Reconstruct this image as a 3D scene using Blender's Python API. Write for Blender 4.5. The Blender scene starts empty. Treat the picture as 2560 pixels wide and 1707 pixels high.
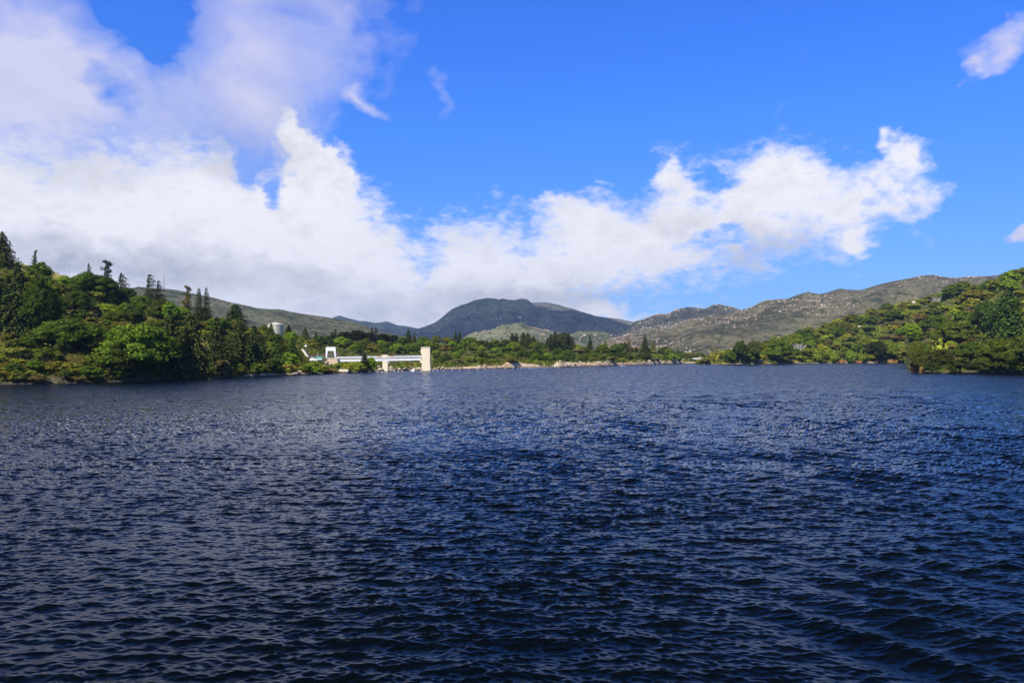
import bpy, math, random
import numpy as np
from mathutils import Vector, Matrix, Euler

R = math.radians
SC = bpy.context.scene
COL = SC.collection
rnd = random.Random(11)
nr = np.random.default_rng(7)

# ------------------------------------------------------------------ camera
# photograph frame 2560 x 1707, focal length in its pixels, level eye line, eye height (m)
FPX, CX, HY, EYE = 2009.0, 1280.0, 887.0, 8.0
cam_d = bpy.data.cameras.new("camera")
cam = bpy.data.objects.new("camera", cam_d); COL.objects.link(cam)
cam.location = (0, 0, EYE); cam.rotation_euler = (R(90), 0, 0)
cam_d.sensor_width = 36.0; cam_d.lens = 36.0 * FPX / 2560.0
cam_d.shift_y = (HY - 853.5) / 2560.0
cam_d.clip_start = 0.5; cam_d.clip_end = 40000
SC.camera = cam
SC.view_settings.view_transform = 'Standard'
SC.view_settings.look = 'None'
SC.view_settings.exposure = 0.45
SC.view_settings.gamma = 1.0
SC.cycles.volume_bounces = 0
SC.cycles.max_bounces = 6
SC.cycles.diffuse_bounces = 2
SC.cycles.glossy_bounces = 3

def azel(px, py):
    u = (px - CX) / FPX; v = (HY - py) / FPX
    a = math.atan(u); return a, math.atan(v * math.cos(a))

# ------------------------------------------------------------------ node helper
class NT:
    def __init__(s, tree): s.t = tree
    def n(s, typ, **kw):
        nd = s.t.nodes.new(typ)
        ins = kw.pop('ins', {})
        for k, v in kw.items(): setattr(nd, k, v)
        for k, v in ins.items(): s.put(nd.inputs[k], v)
        return nd
    def put(s, sock, v):
        if isinstance(v, bpy.types.NodeSocket): s.t.links.new(v, sock)
        elif isinstance(v, (tuple, list)) and sock.type == 'RGBA' and len(v) == 3: sock.default_value = (*v, 1)
        else: sock.default_value = v
    def m(s, op, a, b=None, c=None, clamp=False):
        nd = s.t.nodes.new('ShaderNodeMath'); nd.operation = op; nd.use_clamp = clamp
        s.put(nd.inputs[0], a)
        if b is not None: s.put(nd.inputs[1], b)
        if c is not None: s.put(nd.inputs[2], c)
        return nd.outputs[0]
    def vm(s, op, a, b=None, sc=None):
        nd = s.t.nodes.new('ShaderNodeVectorMath'); nd.operation = op
        s.put(nd.inputs[0], a)
        if b is not None: s.put(nd.inputs[1], b)
        if sc is not None: s.put(nd.inputs['Scale'], sc)
        return nd.outputs[0]
    def mix(s, f, a, b, mode='MIX'):
        nd = s.t.nodes.new('ShaderNodeMix'); nd.data_type = 'RGBA'; nd.blend_type = mode
        nd.clamp_factor = True
        s.put(nd.inputs[0], f); s.put(nd.inputs[6], a); s.put(nd.inputs[7], b)
        return nd.outputs[2]
    def ss(s, v, lo, hi, a=0.0, b=1.0, interp='SMOOTHSTEP'):
        nd = s.t.nodes.new('ShaderNodeMapRange'); nd.interpolation_type = interp
        for k, x in enumerate((v, lo, hi, a, b)): s.put(nd.inputs[k], x)
        return nd.outputs[0]
    def noise(s, vec, scale, detail=4, rough=0.5, dist=0.0, out=0):
        nd = s.n('ShaderNodeTexNoise', ins={'Vector': vec, 'Scale': scale, 'Detail': detail, 'Roughness': rough, 'Distortion': dist})
        return nd.outputs[out]

# ------------------------------------------------------------------ sun and sky
SUN_AZ, SUN_EL = -151.0, 47.0            # azimuth from +Y towards +X
sd = Vector((math.sin(R(SUN_AZ)) * math.cos(R(SUN_EL)), math.cos(R(SUN_AZ)) * math.cos(R(SUN_EL)), math.sin(R(SUN_EL))))
sun_d = bpy.data.lights.new("sun", 'SUN'); sun_d.energy = 5.0; sun_d.angle = R(0.5); sun_d.color = (1.0, 0.95, 0.86)
sun = bpy.data.objects.new("sun", sun_d); COL.objects.link(sun)
sun.rotation_euler = (-sd).to_track_quat('-Z', 'Y').to_euler(); sun.location = (-60, -60, 120)

W = bpy.data.worlds.new("World"); SC.world = W; W.use_nodes = True
W.cycles.sampling_method = 'MANUAL'; W.cycles.sample_map_resolution = 512
wt = W.node_tree; wt.nodes.clear(); N = NT(wt)
SKY = 0.12
EX = 2 ** 0.45                          # the photograph is exposed for the land; the sky keeps its seen brightness
sky = N.n('ShaderNodeTexSky', sky_type='NISHITA', sun_disc=False, sun_elevation=R(SUN_EL), sun_rotation=R(SUN_AZ % 360),
          altitude=1400, air_density=1.0, dust_density=0.2, ozone_density=2.0)
gen = N.n('ShaderNodeTexCoord').outputs['Generated']
sep = N.n('ShaderNodeSeparateXYZ', ins={0: gen})
dx, dy, dz = sep.outputs
az = N.m('ARCTAN2', dx, dy)
el = N.m('ARCSINE', dz)
# clear sky colour: deep saturated blue above, paler near the horizon
tint = N.mix(N.ss(el, 0.08, 0.27, interp='LINEAR'), (0.42, 0.68, 1.2), (0.34, 0.86, 1.8))
tint = N.mix(N.ss(el, 0.27, 0.38, interp='LINEAR'), tint, (0.30, 0.86, 2.1))
tint = N.mix(N.ss(el, 0.42, 0.9, interp='LINEAR'), tint, (0.20, 0.34, 0.56))
skyc = N.vm('SCALE', N.mix(1.0, sky.outputs[0], tint, 'MULTIPLY'), sc=1 / EX)

# cloud field over azimuth / elevation, broken by noise on the direction itself
wv = N.noise(N.vm('MULTIPLY', gen, (1, 1, 1.5)), 7.0, 4, 0.55, out=1)
wv2 = N.noise(N.vm('MULTIPLY', gen, (1, 1, 1.5)), 26.0, 3, 0.55, out=1)
warp = N.vm('ADD', N.vm('SCALE', N.vm('SUBTRACT', wv, (0.5, 0.5, 0.5)), sc=0.05),
            N.vm('SCALE', N.vm('SUBTRACT', wv2, (0.5, 0.5, 0.5)), sc=0.05))
pos0 = N.n('ShaderNodeCombineXYZ', ins={0: az, 1: el, 2: 0.0}).outputs[0]
pos = N.vm('MULTIPLY', N.vm('ADD', pos0, warp), (1, 1, 0))
ps = N.n('ShaderNodeSeparateXYZ', ins={0: pos}); pa, pe = ps.outputs[0], ps.outputs[1]

def ell(items, base=None, src=None):
    """sum of soft ellipses given in photograph pixels: (x, y, rx, ry, angle, weight)"""
    acc = base
    for (x, y, rx, ry, an, w) in items:
        a, e = azel(x, y)
        k = math.cos(a) ** 2 / FPX; k2 = math.cos(a) / FPX
        mp = N.n('ShaderNodeMapping', vector_type='TEXTURE', ins={'Vector': src or pos, 'Location': (a, e, 0),
                 'Rotation': (0, 0, R(-an)), 'Scale': (rx * k, ry * k2, 1)})
        gr = N.n('ShaderNodeTexGradient', gradient_type='SPHERICAL', ins={0: mp.outputs[0]})
        acc = N.m('MULTIPLY_ADD', gr.outputs[1], w, acc if acc is not None else 0.0)
    return acc

def curve(points, val):
    """piecewise curve of elevation over azimuth from photograph pixels"""
    A0, A1, E0, E1 = R(-60), R(60), R(-20), R(40)
    fc = N.n('ShaderNodeFloatCurve')
    c = fc.mapping.curves[0]
    pts = []
    for (x, y) in points:
        a, e = azel(x, y); pts.append(((a - A0) / (A1 - A0), (e - E0) / (E1 - E0)))
    while len(c.points) < len(pts): c.points.new(0.5, 0.5)
    for p, q in zip(c.points, pts): p.location = q; p.handle_type = 'VECTOR'
    fc.mapping.update()
    N.put(fc.inputs[1], N.ss(val, A0, A1, interp='LINEAR'))
    return N.m('MULTIPLY_ADD', fc.outputs[0], E1 - E0, E0)

q = 2560 / 2352
UP = [(-800, 250), (0, 290), (300, 300), (560, 292), (640, 262), (700, 305), (760, 350), (820, 408), (880, 452), (940, 505), (975, 545), (990, 515),
      (1040, 492), (1100, 488), (1200, 500), (1260, 486), (1310, 462), (1370, 466), (1430, 500), (1480, 478), (1508, 400), (1530, 366), (1568, 360),
      (1600, 388), (1700, 360), (1760, 334), (1820, 326), (1880, 362), (1960, 385), (2060, 388), (2130, 385), (2172, 425), (2196, 470), (2260, 700), (3000, 800)]
LO = [(-800, 1100), (1180, 1100), (1270, 760), (1330, 722), (1450, 708), (1550, 692), (1650, 670), (1740, 640), (1800, 602), (1880, 582), (1950, 604),
      (1985, 572), (1992, 530), (2030, 508), (2080, 512), (2130, 490), (2172, 450), (2196, 400), (2260, 250), (3000, 250)]
up = curve([(x * q, y * q) for x, y in UP], pa)
lo = curve([(x * q, y * q) for x, y in LO], pa)
band = N.m('MINIMUM', N.m('SUBTRACT', up, pe), N.m('SUBTRACT', pe, lo))
band = N.ss(band, -0.055, 0.075, -1.0, 1.0, 'LINEAR')
crisp = ell([
    (640, 400, 70, 105, 28, -1.9), (695, 480, 46, 66, 15, -1.7), (605, 330, 70, 45, 0, -1.2), (680, 285, 50, 40, 30, -0.8), (790, 400, 50, 150, -42, 1.3), (720, 320, 40, 60, -35, 1.0),       # blue gap behind the diagonal ridge
    (1790, 470, 80, 45, 0, -0.8), (1760, 610, 110, 36, -10, -0.9), (1840, 590, 60, 26, 0, -0.5),(1650, 500, 60, 70, 0, -0.6), (1940, 480, 50, 22, 20, -0.7),
    (2240, 375, 60, 75, -35, 1.1), (2205, 345, 30, 38, 0, 0.9), (2270, 410, 70, 55, 0, 0.6), (2150, 600, 60, 45, 35, 1.2),
    (1680, 425, 50, 45, 0, 0.7), (1950, 430, 170, 90, 15, 0.8), (2200, 470, 200, 80, 5, 0.5),
    (1480, 560, 200, 70, 20, 0.7), (800, 430, 130, 70, -45, 0.8), (1500, 780, 130, 40, 20, 1.4), (1640, 800, 70, 25, 0, 0.8),
    (1330, 505, 120, 25, 0, 0.4), (1500, 465, 40, 20, 0, 0.7)], band)
f1 = N.noise(N.vm('MULTIPLY', gen, (1, 1, 1.7)), 14.0, 10, 0.68, 0.3)
f2 = N.noise(N.vm('MULTIPLY', gen, (1.0, 1, 2.0)), 60.0, 6, 0.65)
fb = N.m('ADD', N.m('MULTIPLY', N.m('SUBTRACT', f1, 0.5), 2.3), N.m('MULTIPLY', N.m('SUBTRACT', f2, 0.5), 1.3))
aC = N.ss(N.m('ADD', crisp, fb), -0.45, 0.75)
veil = ell([
    (60, 190, 520, 330, 0, 1.0), (640, 120, 330, 240, 0, 1.15), (430, 330, 560, 210, 15, 0.9), (-250, 200, 600, 500, 0, 1.0),
    (880, 80, 150, 200, 0, 0.55), (560, -80, 500, 160, 0, 0.5), (700, 260, 200, 150, 0, 0.5),
    (395, 40, 130, 110, 0, -1.3), (400, 100, 60, 120, -20, -0.8), (330, 10, 110, 70, 0, -0.9), (285, 235, 110, 45, 30, -0.75), (200, 190, 70, 40, 0, -0.45),
    (900, 270, 90, 30, 28, 0.8), (870, 250, 60, 40, 0, 0.3), (1095, 225, 30, 75, -20, 0.42), (1108, 295, 40, 60, 10, 0.4),
    (2490, 135, 120, 60, -20, 0.9), (2540, 110, 90, 70, 0, 0.8), (2440, 175, 50, 20, -10, 0.9), (2480, 250, 50, 14, 40, 0.45),
    (2560, 600, 90, 36, -20, 1.7), (2620, 600, 120, 60, 0, 1.2), (1040, 530, 20, 40, 20, 0.6),
    (1100, 560, 200, 60, 0, 0.3)], 0.0)
fv = N.noise(N.vm('MULTIPLY', gen, (1, 1, 1.2)), 6.0, 10, 0.62, 0.8)
aV = N.ss(N.m('ADD', veil, N.m('MULTIPLY', N.m('SUBTRACT', fv, 0.5), 1.7)), 0.22, 1.35, 0.0, 0.95, 'LINEAR')
# clouds elsewhere round the sky, out of the photograph's view
nb = N.noise(N.vm('MULTIPLY', gen, (1, 1, 2.5)), 2.2, 7, 0.6)
outv = N.m('SUBTRACT', 1.0, N.ss(dy, 0.35, 0.7))
aB = N.m('MULTIPLY', N.ss(nb, 0.52, 0.66, 0.0, 0.85), outv)
infr = N.ss(dy, 0.3, 0.6)
aC = N.m('MULTIPLY', aC, infr); aV = N.m('MULTIPLY', aV, infr)
# cloud colour: sunlit white, lavender veil, grey undersides
sh = ell([(300, 655, 520, 80, 0, 0.65), (150, 640, 300, 65, 0, 0.4), (620, 700, 400, 70, 0, 0.4), (1250, 745, 420, 55, 0, 0.65), (900, 790, 300, 45, 0, 0.5),
          (1860, 640, 170, 80, -10, 0.65), (1560, 725, 300, 35, 0, 0.35), (2020, 600, 120, 60, 0, 0.3), (150, 430, 260, 120, 0, 0.3), (620, 360, 250, 140, 0, 0.4),
          (1750, 560, 180, 60, 0, 0.3), (430, 300, 500, 200, 0, 0.25)], 0.0)
sh = N.m('ADD', sh, N.m('MULTIPLY', N.m('SUBTRACT', f1, 0.49), 1.4))
sh = N.m('ADD', sh, N.m('MULTIPLY', N.m('SUBTRACT', f2, 0.5), 0.35))
K = 1.0 / SKY / EX
def kc(c): return tuple(x * K for x in c)
cC = N.mix(N.ss(sh, 0.0, 0.85, interp='LINEAR'), kc((0.98, 0.97, 1.02)), kc((0.51, 0.53, 0.62)))
cV = N.mix(N.ss(sh, 0.0, 0.8, interp='LINEAR'), kc((0.72, 0.71, 0.92)), kc((0.54, 0.55, 0.75)))
c1 = N.mix(aB, skyc, kc((0.6, 0.6, 0.7)))
c1 = N.mix(aV, c1, cV)
c1 = N.mix(aC, c1, cC)
bg = N.n('ShaderNodeBackground', ins={'Color': c1, 'Strength': SKY})
wo = N.n('ShaderNodeOutputWorld', ins={0: bg.outputs[0]})

# ------------------------------------------------------------------ tags and meshes
def tag(o, label=None, cat=None, group=None, kind=None):
    if label: o['label'] = label
    if cat: o['category'] = cat
    if group: o['group'] = group
    if kind: o['kind'] = kind
    return o

def mesh_np(name, verts, faces, attrs=None, smooth=False):
    """verts (n,3), faces (m,k) int array with k = 3 or 4, or a list of such arrays"""
    if not isinstance(faces, list): faces = [faces]
    faces = [np.asarray(f, dtype=np.int32) for f in faces if len(f)]
    me = bpy.data.meshes.new(name)
    verts = np.asarray(verts, dtype=np.float32)
    me.vertices.add(len(verts)); me.vertices.foreach_set('co', verts.ravel())
    li = np.concatenate([f.ravel() for f in faces]) if faces else np.zeros(0, np.int32)
    tot = np.concatenate([np.full(len(f), f.shape[1], np.int32) for f in faces])
    st = np.concatenate([[0], np.cumsum(tot)[:-1]]).astype(np.int32)
    me.loops.add(len(li)); me.loops.foreach_set('vertex_index', li)
    me.polygons.add(len(tot)); me.polygons.foreach_set('loop_start', st); me.polygons.foreach_set('loop_total', tot)
    for k, v in (attrs or {}).items():
        v = np.asarray(v, dtype=np.float32)
        if v.ndim == 1:
            a = me.attributes.new(k, 'FLOAT', 'POINT'); a.data.foreach_set('value', v)
        else:
            a = me.attributes.new(k, 'FLOAT_COLOR', 'POINT')
            a.data.foreach_set('color', np.concatenate([v, np.ones((len(v), 1), np.float32)], 1).ravel())
    me.update(calc_edges=True)
    if smooth: me.polygons.foreach_set('use_smooth', np.ones(len(tot), bool))
    me.validate()
    return me

def obj(name, me, mat=None, parent=None, loc=None):
    o = bpy.data.objects.new(name, me); COL.objects.link(o)
    if mat is not None and me is not None and not me.materials: me.materials.append(mat)
    if parent is not None: o.parent = parent
    if loc is not None: o.location = loc
    return o

# ------------------------------------------------------------------ value noise
_P = nr.random((256, 256)).astype(np.float64)
def vn(x, y, s=0):
    x = np.asarray(x, float) + 17.3 * s; y = np.asarray(y, float) + 31.7 * s
    xi = np.floor(x); yi = np.floor(y); fx = x - xi; fy = y - yi
    xi = xi.astype(int); yi = yi.astype(int)
    fx = fx * fx * (3 - 2 * fx); fy = fy * fy * (3 - 2 * fy)
    a = _P[xi & 255, yi & 255]; b = _P[(xi + 1) & 255, yi & 255]; c = _P[xi & 255, (yi + 1) & 255]; d = _P[(xi + 1) & 255, (yi + 1) & 255]
    return (a * (1 - fx) + b * fx) * (1 - fy) + (c * (1 - fx) + d * fx) * fy - 0.5
def fbm(x, y, o=4, s=0, ridged=False):
    r = 0; a = 1.0
    for k in range(o):
        n = vn(x * 2 ** k, y * 2 ** k, s + k)
        r = r + a * ((0.5 - 2 * np.abs(n)) if ridged else n); a *= 0.5
    return r
# ------------------------------------------------------------------ materials
MATS = {}
def mat(name):
    m = bpy.data.materials.new(name); m.use_nodes = True; m.node_tree.nodes.clear()
    n = NT(m.node_tree); MATS[name] = m
    return m, n
def finish(n, color, rough=0.8, normal=None, spec=0.3, **ins):
    p = n.n('ShaderNodeBsdfPrincipled', ins={'Base Color': color, 'Roughness': rough})
    p.inputs['Specular IOR Level'].default_value = spec
    if normal is not None: n.put(p.inputs['Normal'], normal)
    for k, v in ins.items(): n.put(p.inputs[k.replace('_', ' ')], v)
    n.n('ShaderNodeOutputMaterial', ins={0: p.outputs[0]})
    return p
def objc(n): return n.n('ShaderNodeTexCoord').outputs['Object']
def geo(n): return n.n('ShaderNodeNewGeometry').outputs['Position']
def bump(n, h, strength=0.5, dist=0.1):
    return n.n('ShaderNodeBump', ins={'Height': h, 'Strength': strength, 'Distance': dist}).outputs[0]

# foliage: the object's own tint, varied leaf by leaf (attribute "leaf")
def foliage(name, trans=0.25, rough=0.55):
    m, n = mat(name)
    oc = n.n('ShaderNodeObjectInfo').outputs['Color']
    lf = n.n('ShaderNodeAttribute', attribute_name='leaf').outputs['Fac']
    v = n.ss(lf, 0, 1, 0.55, 1.5, 'LINEAR')
    c = n.mix(1.0, oc, n.n('ShaderNodeCombineColor', ins={0: v, 1: v, 2: v}).outputs[0], 'MULTIPLY')
    hs = n.n('ShaderNodeHueSaturation', ins={'Hue': n.ss(lf, 0, 1, 0.515, 0.482, 'LINEAR'), 'Saturation': 1.0, 'Value': 1.0, 'Color': c})
    d = n.n('ShaderNodeBsdfDiffuse', ins={'Color': hs.outputs[0]})
    t = n.n('ShaderNodeBsdfTranslucent', ins={'Color': hs.outputs[0]})
    mx = n.n('ShaderNodeMixShader', ins={0: trans, 1: d.outputs[0], 2: t.outputs[0]})
    n.n('ShaderNodeOutputMaterial', ins={0: mx.outputs[0]})
    return m
M_LEAF = foliage('leaves')
M_NEEDLE = foliage('needles', 0.08)
def tinted(name):
    m, n = mat(name)
    a = n.n('ShaderNodeAttribute', attribute_name='tint').outputs['Color']
    d = n.n('ShaderNodeBsdfDiffuse', ins={'Color': a})
    t = n.n('ShaderNodeBsdfTranslucent', ins={'Color': a})
    mx = n.n('ShaderNodeMixShader', ins={0: 0.2, 1: d.outputs[0], 2: t.outputs[0]})
    n.n('ShaderNodeOutputMaterial', ins={0: mx.outputs[0]})
    return m
M_BRUSH = tinted('brush')
m, n = mat('bark'); f = n.noise(objc(n), 9, 4, .6)
finish(n, n.mix(f, (0.05, 0.035, 0.024), (0.16, 0.12, 0.085)), 0.9, bump(n, f, .5, .05)); M_BARK = m
m, n = mat('pale bark'); f = n.noise(objc(n), 7, 4, .6)
finish(n, n.mix(f, (0.30, 0.27, 0.24), (0.62, 0.58, 0.52)), 0.85); M_PALE = m

# boulders
m, n = mat('granite'); P = geo(n)
f = n.noise(P, 0.35, 5, .6); f2 = n.noise(P, 2.2, 4, .65)
c = n.mix(n.ss(f, .38, .62), (0.42, 0.31, 0.20), (0.56, 0.47, 0.37)); c = n.mix(n.ss(f2, .55, .72), c, (0.20, 0.155, 0.12))
finish(n, c, 0.85, bump(n, n.noise(P, 1.6, 6, .65), .7, .5)); M_ROCK = m
m, n = mat('far granite'); P = geo(n)
f = n.noise(P, 0.05, 4, .6)
finish(n, n.mix(n.ss(f, .4, .62), (0.24, 0.18, 0.135), (0.40, 0.315, 0.25)), 0.9); M_FROCK = m

# near ground: earth under brush, sandy cut bank near the waterline
def ground_mat(name, earth1, earth2, sand1=(0.58, 0.38, 0.20), sand2=(0.66, 0.52, 0.34), zb=2.4, wet=0.25):
    m, n = mat(name); P = geo(n)
    z = n.n('ShaderNodeSeparateXYZ', ins={0: P}).outputs[2]
    sa = n.n('ShaderNodeAttribute', attribute_name='bank').outputs['Fac']
    f = n.noise(P, 0.12, 6, .6); f2 = n.noise(P, 0.9, 5, .65); f3 = n.noise(P, 0.035, 3, .5)
    e = n.mix(n.ss(f2, .4, .65), earth1, earth2)
    s = n.mix(n.ss(f, .42, .6), sand1, sand2); s = n.mix(n.ss(f2, .6, .75), s, (0.25, 0.17, 0.10))
    lim = n.m('MULTIPLY_ADD', n.m('SUBTRACT', f3, .5), n.m('MULTIPLY', sa, 1.2), n.m('MULTIPLY', sa, 1.0))
    c = n.mix(n.ss(n.m('SUBTRACT', z, lim), -0.25, 0.25), s, e)
    c = n.mix(n.ss(z, wet * .5, wet + .25), (0.055, 0.042, 0.03), c)
    finish(n, c, 0.9, bump(n, n.noise(P, 1.3, 6, .65), .8, .5))
    return m
M_GND = ground_mat('hillside earth', (0.05, 0.05, 0.022), (0.16, 0.13, 0.07))

# far chaparral slopes: mottled brush, gullies darker green, paler thin patches
def slope_mat(name, dark, mid, pale, s1=0.012, s2=0.09, rock=(0.3, 0.25, 0.2), rk=0.0):
    m, n = mat(name); P = geo(n)
    Pz = n.vm('MULTIPLY', P, (1, 1, 1.6))
    big = n.noise(Pz, s1, 5, .55); med = n.noise(Pz, s2 * .4, 5, .65); fin = n.noise(Pz, s2 * 1.6, 4, .7)
    vo = n.n('ShaderNodeTexVoronoi', ins={'Vector': Pz, 'Scale': s2 * 1.1}).outputs[0]
    c = n.mix(n.ss(big, .36, .66), mid, pale)
    c = n.mix(n.ss(n.m('ADD', med, n.m('MULTIPLY', n.m('SUBTRACT', .5, big), .5)), .47, .62, 0, .85), c, dark)
    c = n.mix(n.ss(n.m('ADD', fin, n.m('MULTIPLY', n.m('SUBTRACT', .45, vo), .35)), .46, .64, 0, .8), c, dark)
    if rk: c = n.mix(n.ss(n.noise(Pz, s2 * .9, 6, .75), .66 - rk, .72 - rk, 0, .8), c, rock)
    h = n.m('ADD', n.m('MULTIPLY', n.m('SUBTRACT', 1.0, vo), 0.6), fin)
    finish(n, c, 0.95, bump(n, h, 0.9, 0.55 / s2 * .35), spec=0.1)
    return m
M_B = slope_mat('ridge brush', (0.030, 0.040, 0.024), (0.085, 0.088, 0.052), (0.125, 0.120, 0.075), 0.006, 0.10)
M_F = slope_mat('boulder slope brush', (0.034, 0.040, 0.024), (0.095, 0.085, 0.055), (0.145, 0.130, 0.075), 0.005, 0.085, (0.30, 0.23, 0.175), .06)
M_D2 = slope_mat('foothill brush', (0.045, 0.055, 0.035), (0.10, 0.11, 0.065), (0.16, 0.16, 0.095), 0.005, 0.07)
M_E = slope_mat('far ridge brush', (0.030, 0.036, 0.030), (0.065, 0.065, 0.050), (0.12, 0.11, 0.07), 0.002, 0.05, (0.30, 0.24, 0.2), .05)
M_D_SHADED = slope_mat('mountain brush', (0.008, 0.013, 0.022), (0.016, 0.023, 0.032), (0.034, 0.043, 0.038), 0.0014, 0.03, (0.13, 0.12, 0.11), .03)  # cloud shadow on the mountain is put into these dark blue-green colours
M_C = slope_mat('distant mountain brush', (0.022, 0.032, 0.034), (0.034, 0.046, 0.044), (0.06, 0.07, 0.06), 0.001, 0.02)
M_LM = slope_mat('pale ridge brush', (0.05, 0.055, 0.04), (0.12, 0.12, 0.08), (0.16, 0.15, 0.10), 0.002, 0.04, (0.34, 0.28, 0.22), .06)

# ------------------------------------------------------------------ lake
def build_water():
    ys = list(np.arange(2300, 1780, -12.0)) + list(np.arange(1780, 1300, -1.2)) + list(np.arange(1300, 1150, -0.8)) + list(np.arange(1150, 940, -0.5)) + list(np.arange(940, 905, -.8))
    Yr = FPX * EYE / (np.array(ys) - HY)
    Yr = np.concatenate([Yr, np.linspace(Yr[-1] * 1.04, 1400, 12)])
    xs = np.concatenate([np.linspace(-1100, -120, 60), np.arange(-110, 2670, 2.6), np.linspace(2680, 3660, 60)])
    u = (xs - CX) / FPX
    Y, U = np.meshgrid(Yr, u, indexing='ij')
    X = U * Y; Z = np.zeros_like(X); DX = np.zeros_like(X); DY = np.zeros_like(X)
    dYr = np.abs(np.gradient(Yr)); dY = dYr[:, None] * np.ones_like(X); dXs = 2.6 / FPX * Y
    g = np.random.default_rng(5)
    comps = []
    for lam in np.geomspace(0.17, 2.6, 110):
        th = R(90) + g.normal(0, R(15 if lam > .7 else 21 if lam > .35 else 32)); s = 0.044 * (1.0 if lam < 0.6 else (0.6 / lam) ** 0.9)
        comps.append((lam * g.uniform(.95, 1.05), th, s, 0))
    for k in range(9): comps.append((g.uniform(1.6, 3.2), R(34) + g.normal(0, R(5)), 0.068, 1))
    for k in range(8): comps.append((g.uniform(0.7, 1.3), R(-24) + g.normal(0, R(8)), 0.040, 2))
    wr = np.clip((U + .45) * 1.4, 0.2, 1.0) * (0.7 + fbm(X / 11, Y / 14, 2, 3))
    wl = np.clip((.12 - U) * 1.6, 0.1, 0.9) * (0.7 + fbm(X / 9, Y / 12, 2, 6))
    gust = 0.92 + 0.5 * fbm(X / 7, Y / 16, 3, 9)
    lost = np.zeros_like(X); SX = np.zeros_like(X); SY = np.zeros_like(X); SZ = np.ones_like(X)
    for lam, th, s, kind in comps:
        kx, ky = math.cos(th), math.sin(th); k = 2 * math.pi / lam
        ph = k * (kx * X + ky * Y) + g.uniform(0, 6.28)
        n1 = lam / (abs(ky) + .15) / dY; n2 = lam / (abs(kx) + .15) / dXs
        w = np.clip((np.minimum(n1, n2) - 1.7) / 1.6, 0, 1)
        A = s / k * (wr if kind == 1 else wl if kind == 2 else gust)
        wn = np.clip((np.minimum(n1, n2) - 0.12) / 0.5, 0, 1)      # true surface normal kept past the mesh's own resolution
        lost += (s * (1 - wn)) ** 2
        kA = k * A * wn; sn = np.sin(ph); SX += kx * kA * sn; SY += ky * kA * sn; SZ -= 0.9 * kA * np.cos(ph)
        A = A * w
        Z += A * np.cos(ph); q_ = 1.0
        DX -= kx * q_ * A * np.sin(ph); DY -= ky * q_ * A * np.sin(ph)
    V = np.stack([X + DX, Y + DY, Z], -1).reshape(-1, 3)
    nr_, nc = X.shape
    NV = np.stack([SX, SY, np.maximum(SZ, .25)], -1).reshape(-1, 3); NV /= np.linalg.norm(NV, axis=1, keepdims=True)
    i = np.arange(nr_ * nc).reshape(nr_, nc)
    F = np.stack([i[:-1, :-1], i[:-1, 1:], i[1:, 1:], i[1:, :-1]], -1).reshape(-1, 4)
    me = mesh_np('lake_water', V, F, {'lost': np.sqrt(lost).ravel(), 'wave_normal': NV}, smooth=True)
    m, n = mat('lake water'); P = geo(n)
    lostn = n.n('ShaderNodeAttribute', attribute_name='lost').outputs['Fac']
    rip = n.noise(n.vm('MULTIPLY', P, (1.0, 2.8, 0.0)), 4.5, 6, .66, .5)
    mid = n.noise(n.vm('MULTIPLY', P, (.7, 1.2, 0)), 1.6, 5, .62, .3)
    far = n.noise(n.vm('MULTIPLY', P, (1.3, .22, 0)), 1.0, 5, .66)
    patch = n.ss(n.noise(n.vm('MULTIPLY', P, (.45, .11, 0)), 1.0, 7, .80), .36, .64, .1, 2.2)
    wvn = n.n('ShaderNodeAttribute', attribute_name='wave_normal').outputs['Vector']
    b1 = n.n('ShaderNodeBump', ins={'Height': rip, 'Strength': 0.3, 'Distance': 0.035, 'Normal': n.vm('NORMALIZE', wvn)})
    b2 = n.n('ShaderNodeBump', ins={'Height': mid, 'Strength': n.m('MULTIPLY', n.m('MULTIPLY', lostn, 1.2), patch, clamp=True), 'Distance': 0.4, 'Normal': b1.outputs[0]})
    b2 = n.n('ShaderNodeBump', ins={'Height': far, 'Strength': n.m('MULTIPLY', n.m('MULTIPLY', lostn, 2.0), patch, clamp=True), 'Distance': 1.0, 'Normal': b2.outputs[0]})
    rough = n.m('ADD', n.m('SQRT', n.m('MULTIPLY', n.m('MULTIPLY', lostn, 0.13), patch)), 0.02)
    p = finish(n, (0.0006, 0.0014, 0.0022), rough, b2.outputs[0], 0.5, IOR=1.26)
    o = obj('lake_water', me, m); tag(o, kind='structure')
    return o
build_water()

# ------------------------------------------------------------------ hills
def depth_of(y): return FPX * EYE / (np.asarray(y, float) - HY)

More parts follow.
